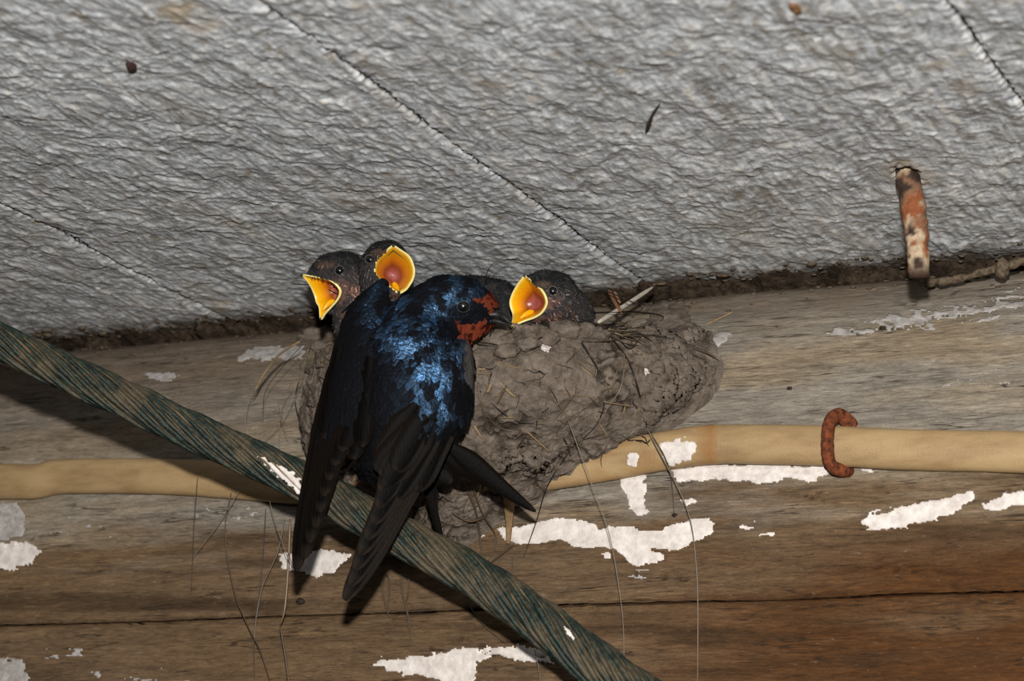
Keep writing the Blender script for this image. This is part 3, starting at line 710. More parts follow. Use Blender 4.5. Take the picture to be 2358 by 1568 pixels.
# ------------------------------------------------------------------ adult swallow clinging to the nest front, head turned to the right
def Bp(px, py, dd): return Wd(px, py, 110.0 - dd - 0.25 * (py - 800) / 54)
PXB = 55.0
def adult():
    root = thing('swallow', 'glossy blue-black adult swallow with rusty throat clinging to the nest', 'bird', Bp(930, 1000, -1.5))
    S = lambda px, py, dd, r: (Bp(px, py, dd), np.array([r, r, r]) / PXB)
    sp_ = chain([S(1124,708,0,26), S(1100,704,0,44), S(1065,700,0,64), S(1025,702,0,71), S(988,724,.0,72), S(958,770,.1,86), S(955,820,.25,112), S(958,875,.3,120), S(945,935,.2,116), S(922,990,0,94), S(892,1035,-.1,64), S(860,1064,-.2,34)])
    sp_ += chain([S(1060,728,0,46), S(1092,734,0,34), S(1122,730,0,20)])
    sp_ += chain([S(1000,760,0,70), S(1045,762,-.2,44)])
    sp_ += chain([S(930,750,-.3,58), S(890,738,-.5,42)])
    sp_ += chain([S(985,850,-.5,105), S(975,930,-.5,100)])
    V, F = remesh(sp_, 0.10, 10)
    def colour(P):
        p, dep = project(P); x, y = p[:, 0], p[:, 1]; n = len(P)
        jit = 5 * fbm(P[:, 0] * 3, P[:, 1] * 3, P[:, 2] * 3, 2); x = x + jit; y = y + jit
        c = np.tile([0.0035, 0.0035, 0.0045], (n, 1))
        def near(line, wd_):
            q = spline(line, 12); d = np.full(n, 1e9)
            for a, b in zip(q[:-1], q[1:]):
                ab = b - a; t = np.clip(((x - a[0]) * ab[0] + (y - a[1]) * ab[1]) / (ab @ ab), 0, 1); d = np.minimum(d, np.hypot(x - a[0] - t * ab[0], y - a[1] - t * ab[1]))
            return np.exp(-(d / wd_) ** 2)
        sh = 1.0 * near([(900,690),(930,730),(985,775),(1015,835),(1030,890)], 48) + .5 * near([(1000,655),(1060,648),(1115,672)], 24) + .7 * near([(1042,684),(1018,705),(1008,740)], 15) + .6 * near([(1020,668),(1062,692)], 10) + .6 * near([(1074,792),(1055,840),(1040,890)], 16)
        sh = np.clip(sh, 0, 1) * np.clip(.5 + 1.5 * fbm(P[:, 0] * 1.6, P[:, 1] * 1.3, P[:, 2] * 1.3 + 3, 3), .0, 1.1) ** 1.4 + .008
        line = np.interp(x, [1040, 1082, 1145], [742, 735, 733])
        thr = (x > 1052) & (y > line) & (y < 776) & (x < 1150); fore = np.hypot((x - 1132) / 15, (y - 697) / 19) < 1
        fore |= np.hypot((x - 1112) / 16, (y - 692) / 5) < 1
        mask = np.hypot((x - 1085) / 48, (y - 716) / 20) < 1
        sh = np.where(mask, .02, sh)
        rust = np.array(lin(104, 46, 30)[:3])
        for mk_ in (thr, fore): c[mk_] = rust; sh[mk_] = 0
        dk = (thr | fore) & (fbm(P[:, 0] * 5, P[:, 1] * 5, P[:, 2] * 5, 2) > .25); c[dk] *= .35
        carp = near([(1078,785),(1084,830),(1086,860)], 9) * (np.linalg.norm(P - Bp(1080, 820, 1.0), axis=1) < 1.3)
        c = c + (np.array(lin(84, 80, 78)[:3]) - c) * (carp * .8)[:, None]
        return c, sh
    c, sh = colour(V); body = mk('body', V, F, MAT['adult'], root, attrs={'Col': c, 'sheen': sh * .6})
    # small overlapping contour feathers
    P, N = sample(V, F, 6500, 11); p, _ = project(P)
    hd = sstep(760, 700, p[:, 1]) * sstep(940, 980, p[:, 0])
    fl_h = nrm(Bp(960, 745, 0) - Bp(1140, 715, 0)); fl_b = nrm(Bp(870, 1060, 0) - Bp(1000, 760, 0))
    flow = fl_h[None] * hd[:, None] + fl_b[None] * (1 - hd)[:, None]
    Ls = .62 * (1 - hd) + .20 * hd
    keep = np.hypot(p[:, 0] - 1067, p[:, 1] - 706) > 17
    P, N, flow, Ls = P[keep], N[keep], flow[keep], Ls[keep]
    v, f_ = scales(P, N, flow, Ls, Ls * .62, .07, 5, .22)
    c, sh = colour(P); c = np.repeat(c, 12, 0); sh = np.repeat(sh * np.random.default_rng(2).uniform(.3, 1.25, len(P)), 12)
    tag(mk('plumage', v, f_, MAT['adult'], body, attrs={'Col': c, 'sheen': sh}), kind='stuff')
    # eye
    tb = bvh(V, F); h = hit(1067, 706, [tb]); e = ball(h[0] - h[1] * .12, .25, MAT['eye'], root, 'eye')
    Tn = np.linspace(0, 2 * np.pi, 25); rg = [h[0] + h[1] * .045 + .265 * (np.cos(a) * RIGHT + .85 * np.sin(a) * UP) for a in Tn]
    v, f_ = tube(np.array(rg), .012, 6, caps=False); mk('eye_ring', v, f_, MAT['bill'], e)
    far = h[0] - BACK * 2 * ((h[0] - Bp(1067, 706, 0)) @ BACK); ball(far, .22, MAT['eye'], root, 'eye')
    # bill
    up = spline([Bp(1078,731,.45), Bp(1110,727,.3), Bp(1140,724,.15), Bp(1160,731,.05), Bp(1180,749,0)], 22)
    v, f_ = tube(up, np.interp(np.linspace(0, 1, 22), [0, .35, .6, .85, 1], [.05, .16, .22, .12, .015]), 10); bl = mk('upper_bill', v, f_, MAT['bill'], root)
    lo_ = spline([Bp(1090,737,.3), Bp(1120,739,.2), Bp(1145,740,.1), Bp(1176,750,0)], 18)
    v, f_ = tube(lo_, np.interp(np.linspace(0, 1, 18), [0, .4, .8, 1], [.05, .15, .09, .012]), 10); mk('lower_bill', v, f_, MAT['bill'], root)
    # wings ---------------------------------------------------------------
    def wing(outer, inner, bulge, prim, sec, tert, nprim, face):
        v, f_, top = shell([Bp(*q) for q in outer], [Bp(*q) for q in inner], bulge, .16)
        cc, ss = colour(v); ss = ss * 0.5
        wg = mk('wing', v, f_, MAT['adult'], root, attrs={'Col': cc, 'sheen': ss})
        (r0, r1), tips = prim; tips = spline(tips, nprim)
        for i in range(nprim):
            t = i / (nprim - 1)
            b = Bp(*(np.array(r0) * (1 - t) + np.array(r1) * t)); tp = Bp(*(tips[i] + np.array([0, 0, .05 * i])))
            v, f_, ed = feather(b, tp, sec['w'] * (1 - .12 * t), face, sec['c'], .12)
            mk('primary_feather', v, f_, MAT['flight'], wg, attrs={'edge': ed * .55})
        for i, (b, tp, wd_) in enumerate(tert):
            v, f_, ed = feather(Bp(*b), Bp(*tp), wd_, face, 0.0, .2)
            mk('covert_feather' if i > 2 else 'secondary_feather', v, f_, MAT['flight'], wg, attrs={'edge': ed * .3})
        # small covert feathers over the shoulder
        n = 420; r = np.random.default_rng(nprim); m = 12
        G = top.reshape(30, 12, 3); Ng = nrm(np.cross(np.gradient(G, axis=0), np.gradient(G, axis=1))); Ng *= np.sign((Ng @ BACK).mean())
        ii, jj = r.integers(0, 26, n), r.integers(0, 12, n)
        fl_ = nrm(np.gradient(G, axis=0))[ii, jj]
        v, f_ = scales(G[ii, jj], Ng[ii, jj], fl_, .38 + .03 * ii, (.38 + .03 * ii) * .6, .03, 9, .12)
        cc, ss = colour(G[ii, jj]); tag(mk('covert_plumage', v, f_, MAT['adult'], wg, attrs={'Col': np.repeat(cc, 12, 0), 'sheen': np.repeat(ss * .7 * r.uniform(.2, 1.2, n), 12)}), kind='stuff')
        return wg
    fR = nrm(BACK + .25 * RIGHT); fL = nrm(BACK - .35 * RIGHT)
    wing([(876,642,-.2),(842,668,-.1),(803,706,0),(783,758,0),(763,830,.1),(748,890,.1),(732,965,.1),(722,1010,.1)],
         [(896,652,-.1),(893,690,.5),(884,740,1.1),(872,800,1.5),(862,860,1.6),(852,930,1.5),(838,1000,1.2),(818,1045,.9)], .35,
         (((775,800,.3),(845,880,1.3)), [(688,1316,.2),(702,1300,.3),(716,1258,.35),(735,1205,.4),(752,1140,.5),(770,1085,.6),(792,1040,.7)]),
         dict(w=.95, c=-.12), [((840,880,1.4),(812,1058,1.1),1.0),((800,850,.9),(770,1075,.8),1.1),((820,860,1.2),(795,1045,1.0),1.1),((780,800,.7),(745,1010,.5),.9),((850,820,1.7),(832,1030,1.4),1.0)], 9, fL)
    wing([(1073,770,1.0),(1086,808,.9),(1090,860,.9),(1090,907,.9),(1080,950,.9),(1054,990,1.0),(1022,1042,1.1)],
         [(1058,772,1.4),(1036,800,2.0),(1014,850,2.4),(994,910,2.6),(972,970,2.5),(938,1030,2.1),(900,1062,1.6)], .35,
         (((1052,930,1.4),(975,960,2.5)), [(779,1373,1.2),(790,1345,1.3),(806,1290,1.4),(826,1240,1.5),(848,1185,1.6),(861,1130,1.7),(864,1085,1.8)]),
         dict(w=1.05, c=.3), [((985,960,2.6),(866,1085,2.1),1.2),((1000,960,2.5),(885,1120,2.0),1.3),((1020,950,2.2),(905,1150,1.7),1.2),((1050,930,1.7),(960,1130,1.4),1.1),((960,930,2.6),(868,1068,2.1),1.1),((1000,930,2.6),(910,1085,2.3),1.2)], 9, fR)
    # forked tail pressed against the nest
    tail = None
    ft = nrm(BACK)
    for i, (b, tp, wd_, cv_) in enumerate([((1015,1015,-.6),(1243,1164,-1.6),1.0,-.30), ((1000,1030,-.7),(1196,1128,-1.5),1.2,-.2), ((985,1040,-.8),(1150,1108,-1.4),1.2,-.15), ((970,1040,-.9),(1090,1104,-1.3),1.1,0), ((960,1045,-1.0),(1040,1112,-1.2),1.0,0),
                                      ((965,1050,-1.2),(1017,1256,-2.6),.42,.05), ((960,1050,-1.1),(1003,1160,-2.0),.7,0)]):
        v, f_, ed = feather(Bp(*b), Bp(*tp), wd_, ft, cv_, .1, .02, point=.6 if i < 3 else .3)
        o = mk('tail_feather', v, f_, MAT['flight'], root, attrs={'edge': ed * .3})
    # foot gripping the nest
    for q in ((1002,1120),):
        a = Bp(985, 1080, -1.0); hb = hit(1004, 1135, [T_nest, T_up]); 
        v, f_ = tube(spline([a, (a + hb[0]) / 2 + BACK * .2, hb[0] + hb[1] * .12], 10), .13, 8); lg = mk('leg', v, f_, MAT['bill'], root)
        for dx, dy in ((16, 8), (4, 20), (-12, 14)):
            h2 = hit(1004 + dx, 1135 + dy, [T_nest, T_up]); v, f_ = tube(spline([hb[0] + hb[1] * .1, (hb[0] + h2[0]) / 2 + hb[1] * .16, h2[0]], 8), np.linspace(.08, .03, 8), 6); mk('toe', v, f_, MAT['bill'], lg)
    return root
adult()

# ------------------------------------------------------------------ nestlings
def inpoly(x, y, P):
    ins = np.zeros(x.shape, bool)
    for a, b in zip(P, np.roll(P, -1, 0)):
        ins ^= ((a[1] > y) != (b[1] > y)) & (x < (b[0] - a[0]) * (y - a[1]) / (b[1] - a[1] + 1e-9) + a[0])
    return ins
def nestling(label, Yd, head, eyes, rim=None, throat=None, tongue=None, pink=None, seed=0, anchor=None, flow_to=None):
    ax, ay = anchor; D = (onY(ax, ay, Yd) - CAM) @ -BACK
    Cp = lambda px, py, dd: Wd(px, py, D - dd); PX = FPX / D
    root = thing('nestling', label, 'bird', Cp(*head[-1][-1][:3]), 'nestlings in the mud nest')
    sp_ = []
    for ch in head: sp_ += chain([(Cp(*q[:3]), np.array([q[3]] * 3) / PX) for q in ch], .2)
    V, F = remesh(sp_, 0.09, 8)
    pk = Cp(*pink) if pink is not None else None
    def colour(P):
        p, _ = project(P); n = len(P); f = fbm(P[:, 0] * 2.5, P[:, 1] * 2.5, P[:, 2] * 2.5 + seed, 3)
        dark = np.array(lin(26, 27, 28)[:3]); grey = np.array(lin(62, 58, 58)[:3]); skin = np.array(lin(112, 82, 72)[:3]); tan_ = np.array(lin(92, 71, 57)[:3])
        k = sstep(-.1, .5, f)[:, None] * .35; c = dark + (grey - dark) * k
        if eyes:
            ex, ey = eyes[0][:2]
            lo = sstep(ey - 18, ey + 22, p[:, 1])[:, None]; c = c + (grey - c) * lo * .75
            d = sstep(1.0, .5, np.hypot((p[:, 0] - (ex + eyes[0][4])) / 30, (p[:, 1] - ey + 14) / 12))[:, None]; c = c + (tan_ - c) * d * .5
        if pk is not None:
            d = sstep(1.5, .5, np.linalg.norm(P - pk, axis=1))[:, None] * sstep(-.3, .2, f)[:, None]; c = c + (skin - c) * d * .85
        return c
    if rim is not None:
        R = spline(np.array(rim + rim[:1], float), 65)[:-1]; poly = R[:, :2]
        R3 = np.array([Cp(*q) for q in R]); th = Cp(*throat); cen = R3.mean(0)
        pr, dep = project(V); shr = poly.mean(0) + (poly - poly.mean(0)) * 1.03; big = poly.mean(0) + (poly - poly.mean(0)) * 1.10
        dead = inpoly(pr[:, 0], pr[:, 1], shr)
        F = [f for f in F if not all(dead[i] for i in f)]
    body = mk('body', V, F, MAT['chick'], root, attrs={'Col': colour(V)})
    P, N = sample(V, F, 1700, 20 + seed)
    if rim is not None:
        pp, _ = project(P); kp = ~inpoly(pp[:, 0], pp[:, 1], big); P, N = P[kp], N[kp]
    fl_ = nrm(Cp(*flow_to) - Cp(*head[0][0][:3]))
    v, f_ = scales(P, N, np.tile(fl_, (len(P), 1)), .22, .045, .14, seed, .5)
    cc = colour(P) * np.random.default_rng(seed).choice([.5, .9, 1.5, 4.0], len(P), p=[.35, .33, .2, .12])[:, None]
    tag(mk('down', v, f_, MAT['chick'], body, attrs={'Col': np.repeat(np.clip(cc, 0, .6), 12, 0)}), kind='stuff')
    tb = bvh(V, F)
    for (ex, ey, er, dpt, _) in eyes:
        h = hit(ex, ey, [tb]); q = h[0] if h else Cp(ex, ey, dpt); nn = h[1] if h else BACK
        e = ball(q - nn * (er / PX) * .45, er / PX, MAT['eye'], root, 'eye')
        rg = np.array([q + nn * .02 + (er / PX) * 1.08 * (np.cos(a) * RIGHT + np.sin(a) * UP) for a in np.linspace(0, 2 * np.pi, 22)])
        v, f_ = tube(rg, .02, 6, caps=False); mk('eye_ring', v, f_, MAT['ring'], e)
    if rim is not None:
        axis = nrm(th - cen); A0 = (R3 - th) @ axis; Lt = R3 - th - A0[:, None] * axis
        pale, yel, org, drk, pnk = [np.array(lin(*c)[:3]) for c in ((236, 222, 150), (232, 176, 16), (216, 138, 6), (140, 66, 14), (142, 74, 66))]
        skin = np.array(lin(70, 62, 58)[:3]); ctr = R3 - cen; out = nrm(ctr - axis * (ctr @ axis)[:, None])
        tipw = np.clip(1 - np.abs(np.arange(64) - 0) / 4, 0, 1)
        rows, cols = [], []
        rows.append(th + Lt * .80 + A0[:, None] * axis + axis * .42); cols.append(np.tile(skin, (64, 1)))
        rows.append(R3 + out * .035 + axis * .16); cols.append(np.tile(skin * 1.2, (64, 1)))
        rows.append(R3 + out * .05 + axis * .05); cols.append(np.tile(pale, (64, 1)))
        rows.append(R3 - axis * .015); cols.append(np.tile(pale, (64, 1)))
        for s, lt, c in ((.03, .95, pale * .55 + yel * .45), (.08, .89, yel), (.18, .84, yel), (.32, .77, yel * .6 + org * .4), (.5, .66, org), (.66, .54, org * .5 + drk * .5), (.8, .43, drk), (.9, .33, drk * .5 + pnk * .5), (.97, .2, pnk), (1.0, .06, pnk * .8)):
            rows.append(th + Lt * lt + (A0 * (1 - s))[:, None] * axis); cols.append(np.tile(c, (64, 1)))
        Vg = np.vstack(rows); Cg = np.vstack(cols); F_ = [tuple(f) for f in gridF(len(rows), 64, True)]; k = len(rows) - 1
        F_.append(tuple(range(k * 64, k * 64 + 64)))
        gp = mk('gape', Vg, F_, MAT['mouth'], root, attrs={'Col': Cg})
        tg = spline([Cp(*q) for q in tongue], 12)
        v, f_ = tube(tg, np.interp(np.linspace(0, 1, 12), [0, .2, .6, 1], [.05, .13, .12, .02]), 8, .6); mk('tongue', v, f_, MAT['mouth'], gp, attrs={'Col': np.tile(yel * .7 + org * .3, (len(v), 1))})
        # horn tips of both mandibles
        for q, nx in ((0, None), (int(np.argmax(poly[:, 1])), None)):
            c = R3[q] + axis * .03; v, f_ = blob(c - out[q] * .02, np.array([.07, .07, .07]), q, 2, .1); mk('bill_tip', v, f_, MAT['bill'], gp)
    return root
MAT['ring'] = m_simple('eye_ring_skin', lin(62, 58, 56), lin(96, 91, 87), 900, 0.7, 0.0002)
nestling('left nestling gaping to the left in side view beside the adult', -10.3,
    [[(792,630,0,53),(760,622,0,40),(735,628,-.05,24),(716,632,-.05,11)], [(796,640,-.1,50),(775,690,-.6,28),(755,712,-.45,13),(742,728,-.3,6)], [(800,640,-.2,52),(820,690,-.6,55),(815,745,-1.0,50)]],
    [(782,623,10,1.0,-32)],
    [(694,633,.0),(722,637,.35),(750,642,.65),(767,651,.85),(778,662,.9),(782,672,.85),(779,684,.75),(771,696,.6),(760,708,.42),(747,722,.2),(737,736,0),(734,708,-.3),(728,697,-.45),(724,682,-.5),(718,667,-.4),(712,656,-.25),(704,644,-.1)],
    (777,667,-.7), [(770,690,-.35),(755,700,-.22),(742,716,-.1)], (815,690,.6), 1, (785,640), (830,720,-.5))
nestling('middle nestling with wide yellow gape turned towards the viewer', -11.0,
    [[(889,606,-.1,54),(884,618,-.2,58),(882,660,-.5,52),(880,730,-1.0,52)], [(903,580,.35,24),(905,572,.6,10)], [(900,640,.2,48),(915,662,.35,22)]],
    [(851,597,9,1.0,25)],
    [(906,564,.95),(922,575,.75),(940,588,.5),(949,603,.45),(954,623,.42),(951,641,.5),(943,656,.55),(934,667,.75),(919,674,.9),(904,666,.75),(890,654,.6),(874,643,.42),(865,633,.62),(862,621,.65),(864,607,.65),(870,594,.7),(883,582,.6),(895,572,.8)],
    (904,635,-1.0), [(905,650,.0),(912,660,.2),(918,668,.5)], (930,665,.2), 2, (890,610), (880,700,-1))
nestling('right nestling gaping to the left above the pale-splashed rim of the nest', -8.6,
    [[(1278,676,0,52),(1255,660,.1,40),(1228,646,.1,17),(1213,638,.1,7)], [(1270,695,-.1,46),(1225,730,-.3,15),(1190,748,-.15,6)], [(1285,690,-.2,52),(1318,712,-.9,44),(1345,725,-1.2,26)]],
    [(1273,670,10,1.0,-22)],
    [(1208,634,.1),(1221,644,.4),(1233,655,.65),(1246,667,.85),(1255,682,.95),(1258,696,.92),(1254,709,.8),(1244,722,.65),(1229,731,.48),(1209,738,.35),(1189,747,.45),(1176,755,.75),(1179,737,.2),(1180,722,-.5),(1175,707,-.6),(1174,693,-.6),(1179,677,-.5),(1184,667,-.4),(1191,655,-.25),(1200,643,-.05)],
    (1234,700,-.8), [(1230,716,-.45),(1214,722,-.25),(1195,735,-.1)], (1262,735,.5), 3, (1270,680), (1340,740,-.9))
nestling('dark feathered nestling crouching low behind the head of the adult', -6.6,
    [[(1000,668,-.2,26),(1050,668,-.2,36),(1110,672,0,38),(1150,690,0,46),(1165,720,0,40)]], [], seed=4, anchor=(1100,690), flow_to=(1000,690,0))

# ------------------------------------------------------------------ straw, hair and roots of the nest
def strand(pts, r, col, mat='hair', parent=nest, name='hair_strand', n=None, sides=5, sq=1.0, taper=True):
    P = spline(pts, n or max(8, 7 * len(pts))); k = len(P)
    rr = np.full(k, r) * (np.interp(np.linspace(0, 1, k), [0, .08, .85, 1], [.6, 1, .9, .35]) if taper else 1)
    v, f_ = tube(P, rr, sides, sq); c = np.array(lin(*col)[:3])
    return mk(name, v, f_, MAT[mat], parent, attrs={'Col': np.tile(c, (len(v), 1))})
def lay(pts, off=.06):
    out = []
    for p in pts:
        h = hit(p[0], p[1], ALLT)
        base = h[0] if h is not None else onY(p[0], p[1], -6.0)
        out.append(base - nrm(ray(p[0], p[1])) * (off if len(p) < 3 else p[2]))
    return out
HAIRC = (34, 27, 22); PALEC = (112, 102, 90); STRAWC = (142, 118, 84); ROOTC = (80, 66, 50); DRYC = (112, 95, 73)
# hairs lying on or looping over the mud
for pts, r, c in [
 ([(1090,790),(1130,796),(1200,791),(1260,772),(1312,747),(1360,737)], .024, HAIRC), ([(1100,787),(1160,800),(1230,850),(1270,900),(1290,940)], .018, HAIRC),
 ([(1310,747),(1340,790),(1380,860),(1391,930),(1372,980),(1342,1010)], .026, HAIRC), ([(1408,778),(1440,820),(1462,870),(1480,940),(1490,985)], .030, HAIRC),
 ([(1360,720,.6),(1450,717,.7),(1515,724,.7),(1526,735,.6),(1490,754,.4),(1420,764,.2)], .020, HAIRC), ([(1420,770,.3),(1520,775,.5),(1600,800,.6),(1655,829,.4)], .022, HAIRC),
 ([(1425,772,.3),(1530,778,.5),(1620,810,.6),(1650,822,.5)], .018, ROOTC), ([(1335,656,1.0),(1400,672,.8),(1455,695,.5),(1488,703,.3)], .016, HAIRC),
 ([(1105,900),(1150,945),(1190,970),(1230,975)], .022, HAIRC), ([(1100,880),(1110,940),(1130,1000),(1147,1037)], .024, ROOTC), ([(1120,955),(1150,985),(1200,995),(1260,1000),(1330,950)], .018, ROOTC),
 ([(1240,700,.4),(1180,760,.3),(1150,775,.2)], .02, ROOTC), ([(1325,800),(1300,880),(1312,920),(1275,970)], .018, ROOTC),
 ([(1440,815),(1430,890),(1395,945),(1380,965)], .02, PALEC), ([(715,800),(690,870),(680,930),(700,990)], .02, HAIRC),
 ([(1150,800),(1290,840),(1320,850)], .016, HAIRC), ([(1345,770),(1420,768),(1500,745)], .022, ROOTC), ([(1355,760),(1390,750),(1440,745),(1480,730)], .02, ROOTC),
 ([(1370,775),(1330,770),(1290,775),(1240,795)], .022, ROOTC), ([(1195,745,.3),(1240,735,.4),(1290,740,.3)], .03, ROOTC), ([(1200,755,.3),(1235,742,.4),(1270,738,.3)], .028, DRYC)]:
    strand(lay(pts), r * 1.45, c)
# straws pressed into the mud
for pts, r in [([(1335,826),(1420,873)], .055), ([(1458,800),(1490,818),(1520,842),(1550,868)], .045), ([(1145,832),(1170,842),(1197,848)], .06), ([(1338,845),(1365,866)], .04),
 ([(1100,850),(1125,849)], .04), ([(1130,885),(1122,905)], .09), ([(1165,890),(1145,930)], .08), ([(1150,880),(1175,905),(1190,915)], .06), ([(1480,925),(1462,955),(1455,965)], .07),
 ([(1215,995),(1265,1040)], .05), ([(1440,935),(1425,990)], .045), ([(1390,925),(1460,937)], .055), ([(1165,965),(1200,973),(1265,975)], .05), ([(1092,980),(1104,1000),(1108,1008)], .07),
 ([(728,810),(722,860),(716,890)], .07), ([(700,855),(740,845)], .05), ([(710,905),(735,930)], .05), ([(690,940),(720,955)], .05), ([(735,830),(760,840)], .04),
 ([(1545,797),(1590,800)], .09), ([(1625,748),(1692,716)], .05), ([(1090,860),(1130,862)], .035), ([(1370,960),(1400,1005)], .045), ([(1295,905),(1370,915)], .04)]:
    strand(lay(pts, .05), r * .72, random.choice([STRAWC, DRYC, ROOTC, DRYC]), 'straw', name='straw', sides=6)
# rootlets all over the lower mud
r_ = np.random.default_rng(21)
for k in range(110):
    x, y = (r_.uniform(1095, 1480), r_.uniform(800, 1030)) if k < 76 else ((r_.uniform(690, 760), r_.uniform(800, 1020)) if k < 90 else (r_.uniform(800, 1150), r_.uniform(1080, 1200)))
    a = r_.uniform(-.9, .9) + (np.pi / 2 if k % 3 == 0 else 0); L = r_.uniform(18, 60); pts = [(x, y)]
    for q in range(3): a += r_.normal() * .5; pts.append((pts[-1][0] + L / 3 * math.cos(a), pts[-1][1] + L / 3 * math.sin(a)))
    p3 = lay(pts, .04)
    if len(p3) > 2: strand(p3, r_.uniform(.016, .040), [ROOTC, HAIRC, DRYC, (70, 58, 44)][k % 4], name='rootlet')
# dry stalks under the nest
for pts, r, c in [([(836,1036,.2),(820,1090,.5),(800,1150,.4)], .09, STRAWC), ([(860,1100,.3),(825,1110,.4),(806,1135,.3)], .05, STRAWC), ([(1060,1100,.2),(1090,1160,.4),(1105,1230,.3),(1110,1300,.2)], .055, ROOTC),
 ([(1085,1110,.2),(1110,1180,.4),(1140,1230,.3),(1138,1262,.2),(1120,1300,.1)], .04, ROOTC), ([(1182,1255,.2),(1150,1280,.2),(1125,1300,.1)], .05, (70, 54, 40)), ([(1110,1100,.3),(1098,1150,.3)], .05, STRAWC),
 ([(1130,1100,.3),(1112,1130,.3)], .06, STRAWC), ([(1180,1258,.2),(1180,1330,.2)], .03, ROOTC), ([(890,1312,.3),(880,1345,.4),(885,1380,.4),(896,1422,.2)], .05, ROOTC), ([(882,1312,.3),(897,1340,.4),(893,1400,.2)], .035, ROOTC),
 ([(922,1320,.3),(928,1370,.4),(938,1410,.3),(946,1475,.1)], .055, ROOTC), ([(943,1322,.3),(940,1360,.4),(936,1385,.3)], .045, ROOTC), ([(1075,1385,.2),(1110,1435,.3),(1168,1485,.1)], .035, ROOTC),
 ([(1040,1180,.2),(1080,1200,.4),(1120,1190,.2)], .06, ROOTC), ([(1030,1200,.2),(1000,1230,.2)], .03, ROOTC), ([(1310,1040,.1),(1260,1120,.4),(1235,1200,.3),(1205,1285,.1)], .022, HAIRC)]:
    strand(lay(pts), r, c, 'straw', name='stalk', sides=6)
lp = lay([(1166,1108,.3),(1172,1170,.5),(1172,1215,.4),(1170,1252,.3)]); P = spline(lp, 20)
v, f_ = tube(P, np.interp(np.linspace(0, 1, 20), [0, .15, .5, .8, 1], [.12, .26, .24, .14, .1]), 8, .25)
mk('dry_leaf', v, f_, MAT['straw'], nest, attrs={'Col': np.tile(np.array(lin(122, 98, 68)[:3]), (len(v), 1))})
# long horsehairs dangling free below and beside the nest
def dang(pts, Y0, Y1): n = len(pts); return [onY(p[0], p[1], Y0 + (Y1 - Y0) * i / (n - 1)) for i, p in enumerate(pts)]
for pts, y0, y1, r, c in [
 ([(455,1100),(447,1200),(443,1290),(440,1360)], -5.6, -5.4, .022, HAIRC), ([(552,1128),(500,1210),(443,1285)], -6.2, -5.5, .018, PALEC),
 ([(532,1135),(520,1190),(520,1250),(526,1300),(545,1380),(575,1450),(600,1500),(627,1585)], -5.8, -5.4, .030, ROOTC), ([(612,1170),(605,1280),(595,1380),(585,1460),(586,1590)], -5.8, -5.4, .022, HAIRC),
 ([(655,1190),(640,1270),(605,1350),(588,1440),(584,1500)], -6.0, -5.4, .018, PALEC), ([(620,1152),(640,1220),(665,1290),(674,1305),(662,1265)], -7.5, -7.0, .020, PALEC),
 ([(668,1195),(664,1300),(656,1400),(645,1440)], -6.5, -6.0, .06, DRYC), ([(645,1440),(655,1500),(667,1585)], -6.0, -5.8, .045, ROOTC),
 ([(1490,985),(1512,1030),(1560,1120),(1590,1200),(1603,1300),(1607,1400),(1606,1590)], -6.3, -5.4, .026, PALEC), ([(1305,960),(1335,1040),(1365,1120),(1400,1220),(1420,1320),(1435,1440),(1437,1590)], -8.6, -6.5, .018, PALEC),
 ([(1494,990),(1530,1050),(1545,1100),(1553,1185)], -6.2, -5.6, .018, HAIRC), ([(1230,1490),(1240,1540),(1245,1590)], -6.4, -6.0, .015, PALEC),
 ([(695,782),(640,820),(590,880),(568,940),(567,1005),(576,1030)], -8.0, -6.5, .020, PALEC), ([(700,790),(655,840),(612,900),(605,960)], -7.6, -6.4, .014, HAIRC),
 ([(712,800),(690,870),(650,960),(600,1010),(560,1022)], -8.0, -6.8, .018, PALEC), ([(700,860),(660,900),(645,960),(640,1060)], -7.6, -6.6, .016, PALEC), ([(640,930),(655,985),(665,1010)], -7.0, -6.6, .014, ROOTC)]:
    strand(dang(pts, y0, y1), r, c)
strand(dang([(690,786),(645,815),(608,860),(583,907)], -8.0, -6.8), .055, STRAWC, 'straw', name='straw')
strand([onY(672,653,-9.0), onY(735,660,-9.6), onY(790,684,-10.0), onY(806,706,-10.2)], .022, (20, 16, 14))
strand([onY(1115,652,-9.0), onY(1130,612,-8.8), onY(1172,584,-8.6)], .018, (20, 16, 14))
strand([onY(1365,719,-7.0), onY(1420,719,-7.2), onY(1440,718,-7.3)], .018, (20, 16, 14))
# quill and twigs on the right of the rim
strand([onY(1378,742,-7.2), onY(1440,703,-5.0), onY(1505,660,-2.5)], .11, (176, 168, 156), 'straw', name='quill', sides=8)
strand([onY(1402,668,-5.0), onY(1418,700,-5.6), onY(1432,722,-5.8)], .10, (110, 78, 54), 'straw', name='twig')
strand([onY(1415,672,-5.2), onY(1428,698,-5.6)], .08, (120, 92, 68), 'straw', name='twig')
for k in range(26):
    x = r_.uniform(1360, 1470); y = r_.uniform(745, 785); a = r_.normal() * .35; L = r_.uniform(40, 110)
    p3 = lay([(x - L / 2 * math.cos(a), y - L / 2 * math.sin(a), .25), (x, y + r_.normal() * 6, .4), (x + L / 2 * math.cos(a), y + L / 2 * math.sin(a), .2)])
    if len(p3) == 3: strand(p3, r_.uniform(.018, .04), [ROOTC, DRYC, HAIRC][k % 3], name='rootlet')

